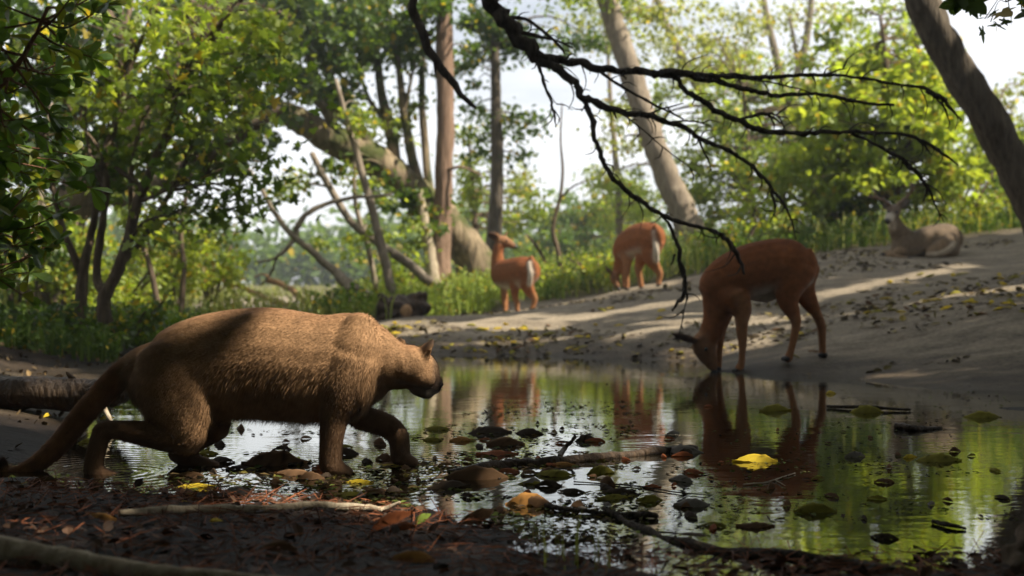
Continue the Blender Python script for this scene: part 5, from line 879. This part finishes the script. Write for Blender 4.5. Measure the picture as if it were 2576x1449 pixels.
# ---------------------------------------------------------------- needles, crumbs and shreds of leaf on the near shore
def litter():
    n = 10500; x = rng.uniform(-2.4, 2.4, n); y = rng.uniform(1.7, 4.4, n); z_ = ground(x, y); k = z_ > -.005; x, y, z_ = x[k], y[k], z_[k]; n = len(x); p = np.c_[x, y, z_ + rng.uniform(.004, .03, n)]
    T = norm(rng.normal(0, 1, (n, 3)) * np.array([1, 1, .28])); ln_ = rng.uniform(.03, .13, n)[:, None]; up = np.array([[0, 0, 1.0]]); sd = norm(np.cross(T, up)); w_ = rng.uniform(.0008, .002, n)[:, None]
    V = np.stack([p - T * ln_ / 2 - sd * w_, p - T * ln_ / 2 + sd * w_, p + T * ln_ / 2 + sd * w_ * .6, p + T * ln_ / 2 - sd * w_ * .6, p + up * w_ * 1.6], 1).reshape(-1, 3); b = np.arange(n)[:, None] * 5
    c = np.array([.21, .07, .028]) * rng.uniform(.2, 1.3, (n, 1)); F3 = np.concatenate([b + np.array([[0, 1, 4]]), b + np.array([[1, 2, 4]]), b + np.array([[2, 3, 4]]), b + np.array([[3, 0, 4]])])
    tag(link('pine_needles', np_mesh('pine_needles', V, [F3], np.repeat(c, 5, 0), False), M['litter']), 'red brown pine needles scattered over the near shore', None, None, 'stuff')
    n = 13000; x = rng.uniform(-3.2, 3.2, n); y = rng.uniform(1.5, 4.5, n); z_ = ground(x, y); k = z_ > -.004; x, y, z_ = x[k], y[k], z_[k]; n = len(x); p = np.c_[x, y, z_ + rng.uniform(0, .022, n)]
    c = np.array([.05, .026, .014]) * rng.uniform(.2, 1.9, (n, 1)); me = leaves_mesh('leaf_litter', BROAD, p, rng.uniform(.010, .045, n), c, (0, 0, 0), updown=1.0, droop=0, tip=rng.normal(0, 1, (n, 3)) * np.array([1, 1, .22]))
    tag(link('leaf_litter', me, M['litter']), 'dark rotting leaf litter covering the near shore', None, None, 'stuff')
    n = 2600; x = rng.uniform(-4.4, -1.0, n); y = rng.uniform(4.5, 11, n); z_ = ground(x, y); k = (z_ > .015); x, y, z_ = x[k], y[k], z_[k]; n = len(x)
    c = np.array([.12, .08, .035]) * rng.uniform(.3, 1.6, (n, 1)); me = leaves_mesh('shore_litter', BROAD, np.c_[x, y, z_ + .01], rng.uniform(.015, .05, n), c, (0, 0, 0), updown=.8, droop=0)
    tag(link('shore_litter', me, M['litter']), 'brown leaf crumbs on the shore round the fallen log', None, None, 'stuff')
litter()
def scum(name, label, n, pxr, pyr, size, cols, dens):
    d = DW(np.random.default_rng(5).uniform(*pyr, n)); px = rng.uniform(*pxr, n); x = (px - W2) / F * d; k = (ground(x, d) < -.004) & (vnoise(x * 1.0, d, 3.0, 9) + .5 * vnoise(x, d * 1.6, 9, 10) > dens); x, d = x[k], d[k]; n = len(x)
    c = np.array(cols)[rng.integers(0, len(cols), n)] * rng.uniform(.5, 1.3, (n, 1)); me = leaves_mesh(name, KITE, np.c_[x, d, np.full(n, .003)], rng.uniform(*size, n), c, (0, 0, 0), updown=1.6, droop=0, tip=rng.normal(0, 1, (n, 3)) * np.array([1, 1, .08]))
    tag(link(name, me, M['leaf_dead']), label, None, None, 'stuff')
scum('floating_debris', 'fine brown leaf crumbs drifting on the pond round the puma feet', 8000, (100, 1600), (1010, 1370), (.008, .045), [(.06, .04, .025), (.10, .07, .03), (.03, .025, .02), (.14, .12, .03), (.10, .13, .03)], .0)
scum('pond_scum', 'tiny bits of leaf and bark scattered over the green side of the pond', 2400, (1500, 2576), (960, 1400), (.006, .03), [(.06, .04, .025), (.12, .12, .04), (.03, .025, .02), (.12, .16, .03)], .05)
def bank_litter():
    n = 9000; d = np.sqrt(rng.uniform(8 ** 2, 18 ** 2, n)); px = rng.uniform(930, 2700, n); x = (px - W2) / F * d; z_ = ground(x, d)
    k = (z_ > .0) & (d < crest_y(x)) & ((vnoise(x, d, 1.5, 71) + .6 * vnoise(x, d, 5, 72) > .22) | ((z_ < .2) & (x < 1.4) & (rng.random(n) < .6)) | ((np.abs(d - 11.5) < 1.4) & (x > 3.0) & (rng.random(n) < .6))); x, d, z_ = x[k], d[k], z_[k]; n = len(x)
    c = np.array([(.10, .07, .035), (.05, .035, .02), (.16, .13, .04), (.20, .15, .03)])[rng.integers(0, 4, n)] * rng.uniform(.5, 1.3, (n, 1))
    tag(link('bank_litter', leaves_mesh('bank_litter', BROAD, np.c_[x, d, z_ + .012], rng.uniform(.03, .10, n), c, (0, 0, 0), updown=1.0, droop=0, tip=rng.normal(0, 1, (n, 3)) * np.array([1, 1, .2])), M['litter']), 'brown and olive leaf litter drifted over the sandy bank', None, None, 'stuff')
bank_litter()
grass('dry_grass', 'pale blurred tuft of dry grass by the near shore', 26, (1330, 1560), (2.75, 3.0), (.06, .2), 'pale', None, .0022, 0, .5)
hm_ = MB(); X0, X1, Y0, Y1, Z0, Z1 = -170, 170, -70, 170, -1.3, 15
hm_.add([(X0,Y0,Z0),(X1,Y0,Z0),(X1,Y1,Z0),(X0,Y1,Z0),(X0,Y0,Z1),(X1,Y0,Z1),(X1,Y1,Z1),(X0,Y1,Z1)], [[0,3,2,1],[4,5,6,7],[0,1,5,4],[1,2,6,5],[2,3,7,6],[3,0,4,7]])
m, t, o = mat('haze'); v = N(t, 'ShaderNodeVolumePrincipled'); v.inputs['Density'].default_value = .0022; v.inputs['Color'].default_value = (.80, .86, .92, 1); v.inputs['Anisotropy'].default_value = .2; t.links.new(v.outputs[0], o.inputs['Volume'])
tag(link('haze', hm_.mesh('haze', smooth=False), m), 'thin pale haze in the air', None, None, 'stuff')
